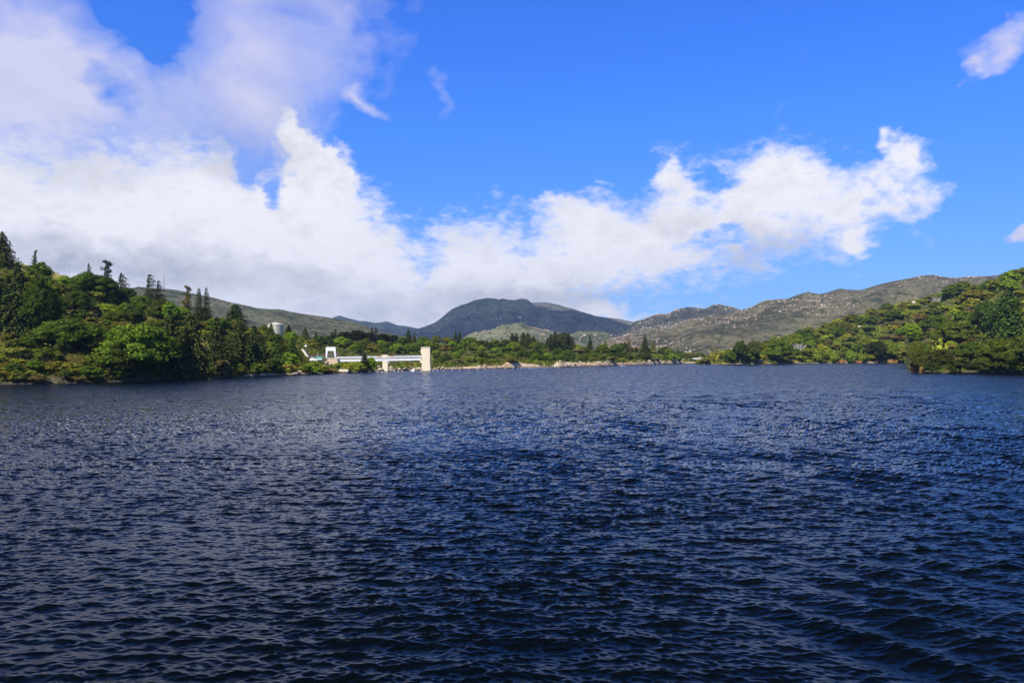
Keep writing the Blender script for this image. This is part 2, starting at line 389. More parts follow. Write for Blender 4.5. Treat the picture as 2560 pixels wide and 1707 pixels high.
class Hill:
    """a hillside from a foot line to a crest line; both given along photograph x as (x, ...) tables"""
    def __init__(s, name, foot, crest, bank=None, power=1.0, relief=1.0, rscale=40.0, back=0.6, mat=None, step=5.0, rows=90, crestn=0.0, ridged=False, foot_z=0.0, gully=0.0):
        s.name = name; s.foot = np.array(foot, float); s.crest = np.array(crest, float)
        s.bank = np.array(bank if bank else [(0, 0.3), (1, 0.3)], float)
        s.power = np.array(power if isinstance(power, list) else [(0, power), (1, power)], float)
        s.relief, s.rs, s.crestn, s.ridged, s.fz, s.gully = relief, rscale, crestn, ridged, foot_z, gully
        x0, x1 = s.crest[0, 0], s.crest[-1, 0]
        s.x0, s.x1 = x0, x1
        xs = np.arange(x0, x1 + step, step)
        t = np.concatenate([[-0.03, -0.004], np.linspace(0, .02, 6)[0:], np.linspace(.03, 1, rows), 1 + np.linspace(.03, back, 14)])
        T, XS = np.meshgrid(t, xs, indexing='ij')
        Y0, Y1 = s.Y0(XS), s.Y1(XS)
        Y = Y0 + (Y1 - Y0) * T
        Z = s.z(XS, Y)
        V = np.stack([(XS - CX) / FPX * Y, Y, Z], -1).reshape(-1, 3)
        a, b = XS.shape; i = np.arange(a * b).reshape(a, b)
        F = np.stack([i[:-1, :-1], i[:-1, 1:], i[1:, 1:], i[1:, :-1]], -1).reshape(-1, 4)
        o = obj(name, mesh_np(name, V, F, {'bank': np.interp(XS, s.bank[:, 0], s.bank[:, 1]).ravel()}, smooth=True), mat); tag(o, kind='structure'); s.o = o
    def Y0(s, x): return np.interp(x, s.foot[:, 0], s.foot[:, 1])
    def Y1(s, x): return np.interp(x, s.crest[:, 0], s.crest[:, 2])
    def zc(s, x): return (HY - np.interp(x, s.crest[:, 0], s.crest[:, 1])) / FPX * s.Y1(x) + EYE
    def z(s, x, Y):
        x = np.asarray(x, float); Y = np.asarray(Y, float)
        Y0, Y1 = s.Y0(x), s.Y1(x); t = (Y - Y0) / (Y1 - Y0)
        bk = np.interp(x, s.bank[:, 0], s.bank[:, 1]); p = np.interp(x, s.power[:, 0], s.power[:, 1])
        X = (x - CX) / FPX * Y
        bk = bk * (0.55 + 0.9 * (fbm(X / 7.0, Y / 40.0, 3, 4) + .5))
        tc = np.clip(t, 0, 1)
        d = (Y - Y0)
        rise = np.clip(d / np.maximum(1.2, bk * 1.1), 0, 1) ** .7
        zc = s.zc(x) + s.crestn * fbm(X / (s.rs * .35), Y * 0 + 3.3, 4, 8)
        zz = bk * rise + (zc - bk) * tc ** p + s.fz
        win = np.clip(tc * 5, 0, 1) * np.clip((1 - t) * 4 + 0.12, 0.12, 1)
        rr = fbm(X / s.rs, Y / s.rs, 5, 1, s.ridged)
        zz = zz + s.relief * rr * win
        if s.gully: zz = zz - s.gully * np.clip(0.18 - np.abs(vn(X / s.rs * 0.7 + 0.35 * vn(X / s.rs, Y / s.rs, 7), Y / s.rs * .22, 12)), 0, 1) / .18 * win * np.sin(np.pi * tc)
        zz = np.where(t < 0, s.fz - 0.5 + t * 60, zz)
        over = np.clip(t - 1, 0, 9)
        zz = zz - over * (zc * 0.9 + 5) * np.clip(over * 3, 0.05, 1.0)
        return zz
    def hit(s, x, y):
        """point of the slope seen at photograph pixel (x, y)"""
        Y = np.linspace(s.Y0(x) + .3, s.Y1(x) * 1.0, 260)
        z = s.z(np.full_like(Y, x), Y)
        py = HY - (z - EYE) / Y * FPX
        k = np.nonzero(py <= y)[0]
        k = k[0] if len(k) else int(np.argmin(py))
        return Vector(((x - CX) / FPX * Y[k], Y[k], float(z[k])))

wl = [(-700, 990), (-300, 972), (0, 962), (200, 957.5), (400, 951), (520, 946), (600, 942.5), (740, 937), (830, 933.5), (900, 930.5), (930, 928.8), (955, 927.2), (1000, 926.2), (1060, 925),
      (1100, 923.5), (1200, 921.5), (1300, 919), (1400, 917), (1500, 914.6), (1600, 911.8), (1700, 909), (1900, 906)]
foot_l = [(x, float(depth_of(y))) for x, y in wl]
BANK = [(-700, .12), (600, .15), (640, 1.2), (700, .6), (900, .5), (960, 1.0), (1100, .9), (1180, 1.1), (1255, 1.6), (1268, 3.4), (1300, 2.9), (1345, 1.6), (1352, .5), (1385, .8), (1392, 2.6), (1450, 2.6), (1600, 2.2), (1690, 2.6), (1715, 1.6), (1900, 1.6)]
hill_l = Hill('hillside_left', foot_l,
    [(-700, 560, 420), (-300, 600, 410), (0, 655, 400), (60, 668, 400), (100, 680, 402), (160, 696, 405), (260, 728, 410), (330, 752, 415), (400, 775, 420), (500, 800, 430), (600, 822, 445), (660, 828, 460),
     (720, 838, 500), (760, 850, 540), (850, 858, 600), (950, 858, 660), (1050, 862, 700), (1150, 864, 720), (1250, 868, 740), (1350, 874, 760), (1450, 877, 780), (1600, 884, 820), (1700, 894, 900), (1780, 896.5, 930), (1900, 898, 950)],
    BANK, [(0, .92), (745, .95), (775, 1.75), (1060, 1.75), (1150, .85), (1500, .8), (1700, 1.0)], relief=3.0, rscale=26, mat=M_GND, step=4, rows=110)

foot_r = [(1742, 690), (1760, 672), (1800, 680), (1850, 684), (1900, 698), (2000, 742), (2100, 778), (2250, 800), (2262, 790), (2275, 374), (2310, 352), (2420, 342), (2560, 335), (3400, 300)]
hill_r = Hill('hillside_right', foot_r,
    [(1742, 906, 720), (1770, 893, 740), (1790, 886, 760), (1850, 873, 800), (1900, 861, 860), (1950, 849, 920), (2000, 834, 980), (2050, 820, 1030), (2100, 805, 1070), (2150, 790, 1090), (2200, 775, 1100), (2240, 761, 1100), (2300, 748, 1090),
     (2350, 735, 1060), (2400, 724, 1030), (2440, 716, 1000), (2470, 708, 980), (2500, 697, 950), (2530, 686, 920), (2560, 672, 880), (2700, 600, 800), (2900, 540, 700), (3400, 500, 640)],
    [(1742, .6), (2250, .7), (2290, .12), (3400, .12)], [(1742, .8), (2100, .9), (2260, 1.0), (2280, 1.5), (2560, 1.15), (3400, 1.0)], relief=5.0, rscale=45, mat=M_GND, step=4, rows=130)

hill_b = Hill('ridge_left', [(-400, 560), (1100, 900)],
    [(-400, 640, 1150), (0, 690, 1200), (200, 712, 1250), (324, 723, 1300), (345, 718, 1300), (419, 727, 1320), (473, 734, 1340), (517, 741, 1350), (571, 755, 1360), (640, 771, 1380), (694, 775, 1400), (749, 785, 1400),
     (803, 793, 1420), (858, 801, 1440), (912, 813, 1450), (953, 828, 1460), (1007, 838, 1480), (1100, 860, 1500)], power=1.1, relief=16, rscale=130, mat=M_B, rows=120, crestn=3.0, ridged=True, gully=8)
hill_f = Hill('boulder_slope', [(1480, 1150), (3000, 1150)],
    [(1480, 868, 1750), (1529, 847, 1800), (1608, 830, 1850), (1676, 822, 1900), (1717, 806, 1950), (1760, 795, 1980), (1811, 786, 2000), (1872, 779, 2020), (1920, 753, 2050), (1974, 746, 2080), (2012, 733, 2100), (2049, 737, 2100), (2100, 724, 2120), (2151, 722, 2120),
     (2185, 713.5, 2120), (2253, 701, 2100), (2304, 690, 2080), (2335, 687, 2060), (2379, 694, 2040), (2423, 691, 2000), (2474, 691, 2000), (2525, 690, 2000), (2700, 684, 1950), (3000, 690, 1900)], power=1.05, relief=34, rscale=230, mat=M_F, rows=150, crestn=7.0, ridged=True, gully=16)
hill_d2 = Hill('foothill', [(1100, 1250), (1620, 1250)],
    [(1100, 872, 2100), (1150, 856, 2150), (1195, 845, 2200), (1228, 832, 2250), (1259, 824, 2300), (1300, 820, 2350), (1350, 826, 2350), (1400, 834, 2300), (1430, 836, 2250), (1450, 828, 2200), (1480, 831, 2200), (1529, 845, 2150), (1570, 860, 2100), (1620, 878, 2100)],
    power=1.0, relief=34, rscale=200, mat=M_D2, rows=90, crestn=8, ridged=True, gully=14)
hill_e = Hill('ridge_right', [(1480, 2300), (2100, 2300)],
    [(1480, 868, 3000), (1540, 846, 3050), (1570, 830, 3100), (1585, 814, 3150), (1593, 808, 3200), (1635, 792, 3200), (1668, 788, 3250), (1690, 774, 3300), (1717, 769, 3300), (1771, 772, 3300), (1799, 766, 3300), (1820, 769, 3300), (1852, 775, 3300), (1906, 760, 3300), (1960, 752, 3300), (2100, 745, 3300)],
    power=1.0, relief=60, rscale=330, mat=M_E, rows=90, crestn=12, ridged=True, gully=30)
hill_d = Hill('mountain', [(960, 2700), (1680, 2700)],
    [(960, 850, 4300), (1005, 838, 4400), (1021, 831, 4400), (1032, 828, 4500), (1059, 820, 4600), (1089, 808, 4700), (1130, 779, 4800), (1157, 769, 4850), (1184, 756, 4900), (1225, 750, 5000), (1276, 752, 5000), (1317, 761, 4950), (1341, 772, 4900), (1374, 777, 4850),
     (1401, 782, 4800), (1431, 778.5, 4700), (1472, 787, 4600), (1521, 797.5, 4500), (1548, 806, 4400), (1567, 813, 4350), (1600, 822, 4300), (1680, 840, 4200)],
    power=1.15, relief=120, rscale=600, mat=M_D_SHADED, rows=150, crestn=14, ridged=True, gully=90)
hill_b2 = Hill('mountain_shoulder', [(1250, 4800), (1560, 4800)],
    [(1250, 770, 5800), (1317, 761, 5800), (1336, 758.6, 5800), (1363, 759, 5800), (1390, 762, 5800), (1426, 771, 5800), (1464, 783, 5800), (1500, 795, 5800), (1560, 815, 5800)],
    relief=90, rscale=500, mat=M_LM, rows=50, crestn=12, ridged=True)
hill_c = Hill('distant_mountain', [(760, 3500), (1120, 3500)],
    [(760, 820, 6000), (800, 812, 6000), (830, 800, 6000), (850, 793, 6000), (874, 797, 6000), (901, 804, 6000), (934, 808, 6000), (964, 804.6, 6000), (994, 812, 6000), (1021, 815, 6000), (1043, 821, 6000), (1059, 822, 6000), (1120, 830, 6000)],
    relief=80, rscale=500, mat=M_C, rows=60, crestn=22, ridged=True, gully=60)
hill_m = Hill('pale_ridge', [(1460, 4800), (1660, 4800)],
    [(1460, 800, 6200), (1500, 796, 6200), (1518, 795, 6200), (1548, 798, 6200), (1592, 808, 6200), (1660, 825, 6200)], relief=50, rscale=500, mat=M_LM, rows=40, crestn=10, ridged=True)

# valley floor behind the shore, reaching to the horizon
V = np.array([(-16000, 1050, 1.0), (16000, 1050, 1.0), (26000, 26000, 1.0), (-26000, 26000, 1.0)]); 
o = obj('ground', mesh_np('ground', V, np.array([[0, 1, 2, 3]])), M_B); tag(o, kind='structure')
# ------------------------------------------------------------------ plant building kit
class Leaves:
    """collects small leaf faces and dark shade cores into arrays"""
    def __init__(s, seed): s.g = np.random.default_rng(seed); s.V = []; s.F = []; s.L = []; s.n = 0
    def quads(s, P, Nn, size, leaf, aspect=1.0):
        """P (n,3) centres, Nn normals, size (n,), leaf (n,) variation 0..1"""
        n = len(P); g = s.g
        Nn = Nn / (np.linalg.norm(Nn, axis=1, keepdims=True) + 1e-9)
        r = g.normal(size=(n, 3)); T = np.cross(Nn, r); T /= np.linalg.norm(T, axis=1, keepdims=True) + 1e-9
        B = np.cross(Nn, T); h = (size / 2)[:, None]
        c = np.stack([P - T * h * aspect - B * h * .55, P + T * h * aspect * .25 - B * h, P + T * h * aspect + B * h * .5, P - T * h * aspect * .2 + B * h], 1).reshape(-1, 3)
        s.V.append(c); s.F.append(np.arange(n * 4).reshape(n, 4) + s.n); s.L.append(np.repeat(leaf, 4)); s.n += n * 4
    def shell(s, c, r, n, size, up=0.25, lo=-1.0, inner=0.72):
        g = s.g; d = g.normal(size=(n, 3)); d /= np.linalg.norm(d, axis=1, keepdims=True)
        d[:, 2] = np.where(d[:, 2] < lo, -d[:, 2], d[:, 2])
        rr = g.uniform(inner, 1.06, n)[:, None]
        P = np.array(c) + d * np.array(r) * rr
        Nn = d / np.array(r) * np.mean(r) * .9 + g.normal(size=(n, 3)) * .55 + np.array([0, 0, up])
        base = g.uniform(.25, .75)
        s.quads(P, Nn, g.uniform(.6, 1.35, n) * size, np.clip(base + g.normal(0, .2, n), 0, 1))
    def core(s, c, r, k=0.7):
        """rough closed lump that keeps the middle of a clump opaque"""
        g = s.g; t = (1 + 5 ** .5) / 2
        v = np.array([(-1, t, 0), (1, t, 0), (-1, -t, 0), (1, -t, 0), (0, -1, t), (0, 1, t), (0, -1, -t), (0, 1, -t), (t, 0, -1), (t, 0, 1), (-t, 0, -1), (-t, 0, 1)], float) / 1.9
        f = np.array([(0, 11, 5), (0, 5, 1), (0, 1, 7), (0, 7, 10), (0, 10, 11), (1, 5, 9), (5, 11, 4), (11, 10, 2), (10, 7, 6), (7, 1, 8), (3, 9, 4), (3, 4, 2), (3, 2, 6), (3, 6, 8), (3, 8, 9), (4, 9, 5), (2, 4, 11), (6, 2, 10), (8, 6, 7), (9, 8, 1)])
        v = v * g.uniform(.8, 1.15, (12, 1)) * np.array(r) * k + np.array(c)
        s.V.append(v); s.F.append(f + s.n); s.L.append(np.full(12, .2)); s.n += 12  # added lump blocks light; its low leaf value paints the inner shade
    def mesh(s, name, m):
        F4 = [f for f in s.F if f.shape[1] == 4]; F3 = [f for f in s.F if f.shape[1] == 3]
        fs = ([np.concatenate(F4)] if F4 else []) + ([np.concatenate(F3)] if F3 else [])
        me = mesh_np(name, np.concatenate(s.V), fs, {'leaf': np.concatenate(s.L)}); me.materials.append(m); return me

def tube(paths, sides=6):
    """paths: list of [(x,y,z,r), ...] -> verts, faces"""
    V, F, n = [], [], 0
    for p in paths:
        p = np.array(p, float); k = len(p)
        for i in range(k):
            a = p[max(i - 1, 0), :3]; b = p[min(i + 1, k - 1), :3]; d = b - a; d /= np.linalg.norm(d) + 1e-9
            ref = np.array([1, 0, 0]) if abs(d[0]) < .8 else np.array([0, 1, 0])
            u = np.cross(d, ref); u /= np.linalg.norm(u); w = np.cross(d, u)
            for j in range(sides):
                an = 2 * math.pi * j / sides; V.append(p[i, :3] + (u * math.cos(an) + w * math.sin(an)) * p[i, 3])
        for i in range(k - 1):
            for j in range(sides):
                F.append((n + i * sides + j, n + i * sides + (j + 1) % sides, n + (i + 1) * sides + (j + 1) % sides, n + (i + 1) * sides + j))
        n += k * sides
    return np.array(V), np.array(F)
def tube_mesh(name, paths, m, sides=6):
    V, F = tube(paths, sides); me = mesh_np(name, V, F, smooth=True); me.materials.append(m); return me

# every prototype is one unit high and one unit wide, base at the origin
def limbs(g, ztop, spread, n, r0=.035, lean=0.0):
    P = [[(0, 0, -.12, r0 * 1.5), (lean * .1, 0, .05, r0 * 1.1), (lean * .3, .0, ztop * .45, r0 * .85), (lean * .6, 0, ztop * .8, r0 * .45), (lean, 0, ztop, r0 * .15)]]
    for k in range(n):
        a = g.uniform(0, 6.28); z0 = g.uniform(.12, .5) * ztop; L = spread * g.uniform(.6, 1)
        P.append([(0, 0, z0, r0 * .6), (math.cos(a) * L * .45, math.sin(a) * L * .45, z0 + L * .35, r0 * .4), (math.cos(a) * L, math.sin(a) * L, z0 + L * .8, r0 * .12)])
    return P

def proto_oak(seed, big=True, flat=1.0, gap=0.0, base=0.05):
    """broad dome crown built of leafy clumps; clumps reach low at the sides"""
    g = np.random.default_rng(seed); L = Leaves(seed + 50)
    k = 34 if big else 12
    nl, sz = (170, .030) if big else (75, .072)
    for i in range(k):
        ph = 2.399 * i + g.uniform(-.3, .3); h = (i + .5) / k
        el_ = math.asin(1 - h * (1.12 - base)); rr = g.uniform(.80, 1.0)
        lump = 1 + .16 * math.sin(3 * ph + seed) + .1 * math.sin(5 * ph + 2 * seed)
        r = g.uniform(.12, .19) * (1 if big else 1.35)
        c = (math.cos(el_) * math.cos(ph) * (.5 - r * .75) * rr * lump, math.cos(el_) * math.sin(ph) * (.5 - r * .75) * rr * lump,
             base + .30 + math.sin(el_) * (.70 - base - r * .8) * flat * g.uniform(.88, 1.06))
        c = (c[0], c[1], max(c[2], r * .8 + base))
        if g.random() < gap: continue
        rv = (r, r, r * g.uniform(.62, .85))
        L.shell(c, rv, nl, sz, lo=-.55); L.core(c, rv, .74)
    for i in range(5 if big else 2):
        L.core((g.uniform(-.1, .1), g.uniform(-.1, .1), base + g.uniform(.3, .6)), (.25, .25, .2), .9)
    return L.mesh('oak_crown', M_LEAF), tube_mesh('oak_trunk', limbs(g, .75, .35, 5, .035), M_BARK)

def proto_conifer(seed, big=True, wind=0.0, top=1.0, dense=1.0, skirt=0.06, bare=0.0, power=.75, droop=.35, lean=0.0):
    g = np.random.default_rng(seed); L = Leaves(seed + 90)
    lv = int((30 if big else 15) * (0.8 + .2 * dense)); sz = .030 if big else .055
    paths = [[(0, 0, -.1, .022), (0, 0, .1, .019), (lean * .5, 0, .55, .011), (lean, 0, 1.0 * top, .003)]]
    for i in range(lv):
        z = skirt + (top - skirt) * (i + g.uniform(0, .7)) / lv
        f = (1 - (z - skirt) / (1.03 - skirt)); rad = .5 * max(f, .05) ** power * g.uniform(.72, 1.12)
        if bare and g.random() < bare: continue
        nb = int((6 + 6 * f) * dense) + 2; a0 = g.uniform(0, 6.28)
        cx = lean * z
        for b in range(nb):
            a = a0 + b * 6.283 / nb + g.uniform(-.25, .25)
            ln = rad * g.uniform(.7, 1.12) * (1 + wind * math.cos(a))
            if wind and math.cos(a) < -.2: ln *= (1 - .7 * min(1, wind))
            m_ = max(4, int(ln / .5 * (30 if big else 13)))
            t = g.uniform(.12, 1, m_) ** .8
            zz = z + ln * (.10 * np.sin(t * 3) - droop * t ** 2) + (wind * .12 * t if wind else 0)
            w = ln * .16 * (1.2 - t)
            P = np.stack([cx + math.cos(a) * ln * t + g.normal(0, 1, m_) * w, math.sin(a) * ln * t + g.normal(0, 1, m_) * w, zz + g.normal(0, .006, m_)], 1)
            Nn = np.stack([g.normal(0, .45, m_) + math.cos(a) * .35, g.normal(0, .45, m_) + math.sin(a) * .35, np.full(m_, .8)], 1)
            L.quads(P, Nn, g.uniform(.7, 1.4, m_) * sz, np.clip(g.uniform(.2, .6) + g.normal(0, .18, m_), 0, 1), 1.35)
            if g.random() < .3: paths.append([(cx, 0, z, .006), (cx + math.cos(a) * ln * .8, math.sin(a) * ln * .8, z - droop * ln * .6, .0015)])
        if i % 3 == 0 and not bare and dense > .8: L.core((cx, 0, z - .02), (rad * .55, rad * .55, .05), .8)
    return L.mesh('conifer_crown', M_NEEDLE), tube_mesh('conifer_trunk', paths, M_BARK, 5)

def proto_flag(seed, lean=.22, broken=False):
    """wind-flagged cedar: open irregular top, boughs swept one way in flat plates"""
    g = np.random.default_rng(seed); L = Leaves(seed + 7)
    paths = [[(0, 0, -.1, .03), (lean * .2, 0, .4, .022), (lean * .6, 0, .8, .012), (lean, 0, .98, .006)]]
    for i in range(17):
        z = .12 + .86 * i / 17; f = 1 - z * .55
        for b in range(3 if z > .5 else 5):
            a = g.normal(0, .9) if g.random() < .72 else g.uniform(0, 6.28)
            ln = .5 * f * g.uniform(.5, 1.1) * (.75 if math.cos(a) > 0 else .5); x0 = lean * z * z
            tip = z + .05 + g.uniform(-.03, .05)
            paths.append([(x0, 0, z, .009), (x0 + math.cos(a) * ln, math.sin(a) * ln, tip, .002)])
            m_ = 34; t = g.uniform(.3, 1.08, m_)
            P = np.stack([x0 + math.cos(a) * ln * t + g.normal(0, .022, m_), math.sin(a) * ln * t + g.normal(0, .03, m_), z + (tip - z) * t + g.normal(0, .011, m_)], 1)
            L.quads(P, np.stack([g.normal(0, .4, m_), g.normal(0, .4, m_), np.ones(m_)], 1), g.uniform(.6, 1.3, m_) * .036, np.clip(.4 + g.normal(0, .2, m_), 0, 1), 1.4)
    return L.mesh('cedar_crown', M_NEEDLE), tube_mesh('cedar_trunk', paths, M_BARK, 5)

def proto_snag(seed, branchy=True, pale=False):
    g = np.random.default_rng(seed); T = [[(0, 0, -.1, .028), (.0, 0, .3, .020), (.02, 0, .7, .012), (.035, 0, 1.0, .003)]]; B = []
    if branchy:
        for i in range(26):
            z = .15 + .8 * i / 26; a = g.uniform(0, 6.28); ln = .34 * (1.1 - z) * g.uniform(.5, 1.2) + .04
            B.append([(.03 * z, 0, z, .0065), (.03 * z + math.cos(a) * ln * .6, math.sin(a) * ln * .6, z + .0, .004), (.03 * z + math.cos(a) * ln, math.sin(a) * ln, z - ln * .55, .0015)])
    m_ = M_PALE if pale else M_BARK
    return tube_mesh('snag_branches', B or [[(0, 0, .6, .006), (.06, 0, .66, .002)]], m_, 4), tube_mesh('snag_trunk', T, m_, 5)

def proto_bare(seed):
    """pale leafless scrub, many forked stems"""
    g = np.random.default_rng(seed); B = []
    for i in range(46):
        a = g.uniform(0, 6.28); s = g.uniform(.1, .55); h = g.uniform(.6, 1.0)
        x, y = math.cos(a) * s, math.sin(a) * s
        B.append([(x * .1, y * .1, -.03, .016), (x * .5, y * .5, h * .5, .010), (x, y, h, .003)])
        for q_ in range(3):
            f = g.uniform(.4, .9); b = g.uniform(0, 6.28); r_ = g.uniform(.05, .16)
            B.append([(x * f, y * f, h * f, .007), (x * f + math.cos(b) * r_, y * f + math.sin(b) * r_, h * f + r_, .002)])
    return tube_mesh('bare_scrub', B, M_PALE, 4)

def proto_shrub(seed, nb=9, nl=95, sz=.085, flat=.8):
    g = np.random.default_rng(seed); L = Leaves(seed + 3)
    for i in range(nb):
        a = 2.399 * i; s = .5 * math.sqrt((i + .3) / nb) * .72; r = g.uniform(.17, .26)
        c = (math.cos(a) * s, math.sin(a) * s, max(r * .7, (1 - s * s * 2.2) * (1 - r) * g.uniform(.7, 1.0)))
        rv = (r, r, r * flat); L.shell(c, rv, nl, sz, lo=-.4); L.core(c, rv, .78)
    L.core((0, 0, .3), (.36, .36, .32), .9)
    return L.mesh('shrub', M_LEAF)

def proto_spray(seed, n=34, leafy=38, sz=.045, wide=.42):
    """upright leafy stems (willow, tall brush)"""
    g = np.random.default_rng(seed); L = Leaves(seed + 5)
    for i in range(n):
        a = g.uniform(0, 6.28); s = g.uniform(0, 1) ** .6 * wide; h = g.uniform(.6, 1.0) * (1 - .35 * (s / wide) ** 2)
        x, y = math.cos(a) * s, math.sin(a) * s; t = g.uniform(.08, 1, leafy)
        P = np.stack([x * (.35 + .65 * t) + g.normal(0, .02, leafy), y * (.35 + .65 * t) + g.normal(0, .02, leafy), h * t], 1)
        Nn = np.stack([math.cos(a) + g.normal(0, .7, leafy), math.sin(a) + g.normal(0, .7, leafy), np.full(leafy, .45)], 1)
        L.quads(P, Nn, g.uniform(.6, 1.3, leafy) * sz, np.clip(g.uniform(.3, .8) + g.normal(0, .18, leafy), 0, 1), 1.5)
    L.core((0, 0, .25), (.30, .30, .28), .9)
    return L.mesh('spray_crown', M_LEAF)

def proto_reed(seed, n=260, wide=.5):
    g = np.random.default_rng(seed); V = []; F = []
    for i in range(n):
        a = g.uniform(0, 6.28); s = g.uniform(0, 1) ** .5 * wide; h = g.uniform(.5, 1.0); b = g.uniform(0, 6.28)
        x, y = math.cos(a) * s * .8, math.sin(a) * s * .8; lx, ly = g.normal(0, .13, 2); w = .010
        dx_, dy_ = math.cos(b) * w, math.sin(b) * w; k = len(V)
        V += [(x - dx_, y - dy_, -.03), (x + dx_, y + dy_, -.03), (x + lx * .4 + dx_, y + ly * .4 + dy_, h * .6), (x + lx * .4 - dx_, y + ly * .4 - dy_, h * .6), (x + lx, y + ly, h)]
        F += [(k, k + 1, k + 2, k + 3)]; 
    me = mesh_np('reeds', V, np.array(F), {'leaf': g.uniform(0, 1, len(V))}); me.materials.append(M_LEAF); return me

PR = {
    'oak': [proto_oak(s, True, 1.0, .06) for s in (1, 2, 3, 4)],
    'oak_open': [proto_oak(s, True, 1.0, .2, .12) for s in (11, 12, 13)],
    'oaklet': [proto_oak(s, False) for s in (21, 22, 23)],
    'conifer': [proto_conifer(31, True, 0, 1, 1.0), proto_conifer(32, True, 0, 1, .9, .1, 0, .85), proto_conifer(33, True, 0, .97, 1.1, .04, 0, .6)],
    'pine': [proto_conifer(36, True, 0, .96, 1.0, .22, 0, .42, .15), proto_conifer(37, True, 0, .94, .9, .28, .08, .35, .1), proto_conifer(38, True, 0, .97, 1.0, .18, .0, .5, .2)],
    'conlet': [proto_conifer(s, False) for s in (41, 42)],
    'ragged': [proto_conifer(45, True, .35, 1, .65, .08, .12, .8, .1, .05), proto_conifer(46, True, .5, .97, .6, .08, .15, .7, .1, .08)],
    'slim': [proto_conifer(48, True, .2, 1, .55, .1, .05, .45, .1), proto_conifer(49, True, .1, 1, .6, .1, .08, .5, .15)],
    'flag': [proto_flag(51), proto_flag(52, .12)],
    'snag': [proto_snag(61), proto_snag(62)], 'snagpale': [proto_snag(64, True, True)], 'snagbare': [proto_snag(66, False)],
    'bare': [proto_bare(s) for s in (71, 72)],
    'shrub': [proto_shrub(s) for s in (81, 82, 83, 84)],
    'spray': [proto_spray(s) for s in (91, 92, 93)],
    'reed': [proto_reed(s) for s in (95, 96)],
}
TWO = {'oak', 'oak_open', 'oaklet', 'conifer', 'pine', 'conlet', 'ragged', 'slim', 'flag', 'snag', 'snagpale', 'snagbare'}
NAME = {'oak': 'oak_tree', 'oak_open': 'oak_tree', 'oaklet': 'oak_tree', 'conifer': 'conifer', 'pine': 'pine_tree', 'conlet': 'conifer', 'ragged': 'conifer', 'slim': 'conifer',
        'flag': 'cedar_tree', 'snag': 'dead_tree', 'snagpale': 'dead_tree', 'snagbare': 'dead_tree', 'bare': 'bare_shrub', 'shrub': 'shrub', 'spray': 'willow_shrub', 'reed': 'reed_clump'}
CAT = {'oak_tree': 'tree', 'conifer': 'tree', 'pine_tree': 'tree', 'cedar_tree': 'tree', 'dead_tree': 'dead tree', 'bare_shrub': 'shrub', 'shrub': 'shrub', 'willow_shrub': 'shrub', 'reed_clump': 'reeds'}

FOL = (1.72, 1.5, 0.98)
PLACED = []
def grow(kind, p, w, h, col, label, group=None, flip=False, v=None):
    """one plant of its own at ground point p, w metres wide, h metres high"""
    vs = PR[kind]; pr = vs[(rnd.randrange(len(vs)) if v is None else v) % len(vs)]; nm = NAME[kind]
    col = tuple(c * rnd.uniform(.9, 1.1) * k_ for c, k_ in zip(col, FOL))
    if kind in TWO:
        o = bpy.data.objects.new(nm, None); COL.objects.link(o); o.empty_display_size = 1
        up_ = ('branches' if 'snag' in kind else 'crown')
        c = obj(up_, pr[0], None, o); c.color = (*col, 1)
        t = obj('trunk', pr[1], None, o)
    else:
        o = obj(nm, pr); o.color = (*col, 1)
    if kind in ('conifer', 'pine', 'conlet', 'ragged', 'slim', 'flag'): w *= 1.3
    o.location = p; o.scale = (w, w, h)
    o.rotation_euler = (0, 0, (math.pi if flip else 0) if kind in ('flag', 'ragged', 'snag', 'snagpale') else rnd.uniform(0, 6.28))
    if kind == 'reed': return tag(o, label, 'reeds', kind='stuff')
    return tag(o, label, CAT[nm], group)

def at(hill, x, ybase, ytop, wpx, kind, col, label, group=None, **kw):
    p = hill.hit(x, ybase); m_ = p.y / FPX
    if not kw.pop('filler', False) and kind != 'reed': PLACED.append((x, (ybase + 2 * ytop) / 3, label))
    h = max(.5, (ybase - ytop) * m_)
    # the top follows the photograph even where the foot is hidden behind brush
    h = max(h * .5, EYE + (HY - ytop) * m_ - p.z)
    p.z -= .02 * h
    return grow(kind, p, wpx * m_, h, col, label, group, **kw)

# leaf colours (albedo)
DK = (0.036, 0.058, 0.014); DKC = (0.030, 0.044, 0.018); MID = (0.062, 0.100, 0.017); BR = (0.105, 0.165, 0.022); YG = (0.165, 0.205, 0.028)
OL = (0.105, 0.110, 0.030); BRN = (0.105, 0.088, 0.042); CRM = (0.34, 0.33, 0.15); GR = (0.10, 0.115, 0.06); BLK = (0.016, 0.022, 0.009); GLD = (0.19, 0.18, 0.04); RUST = (0.25, 0.13, 0.05)  # BLK also carries the cloud shade painted into the dark grove's leaves
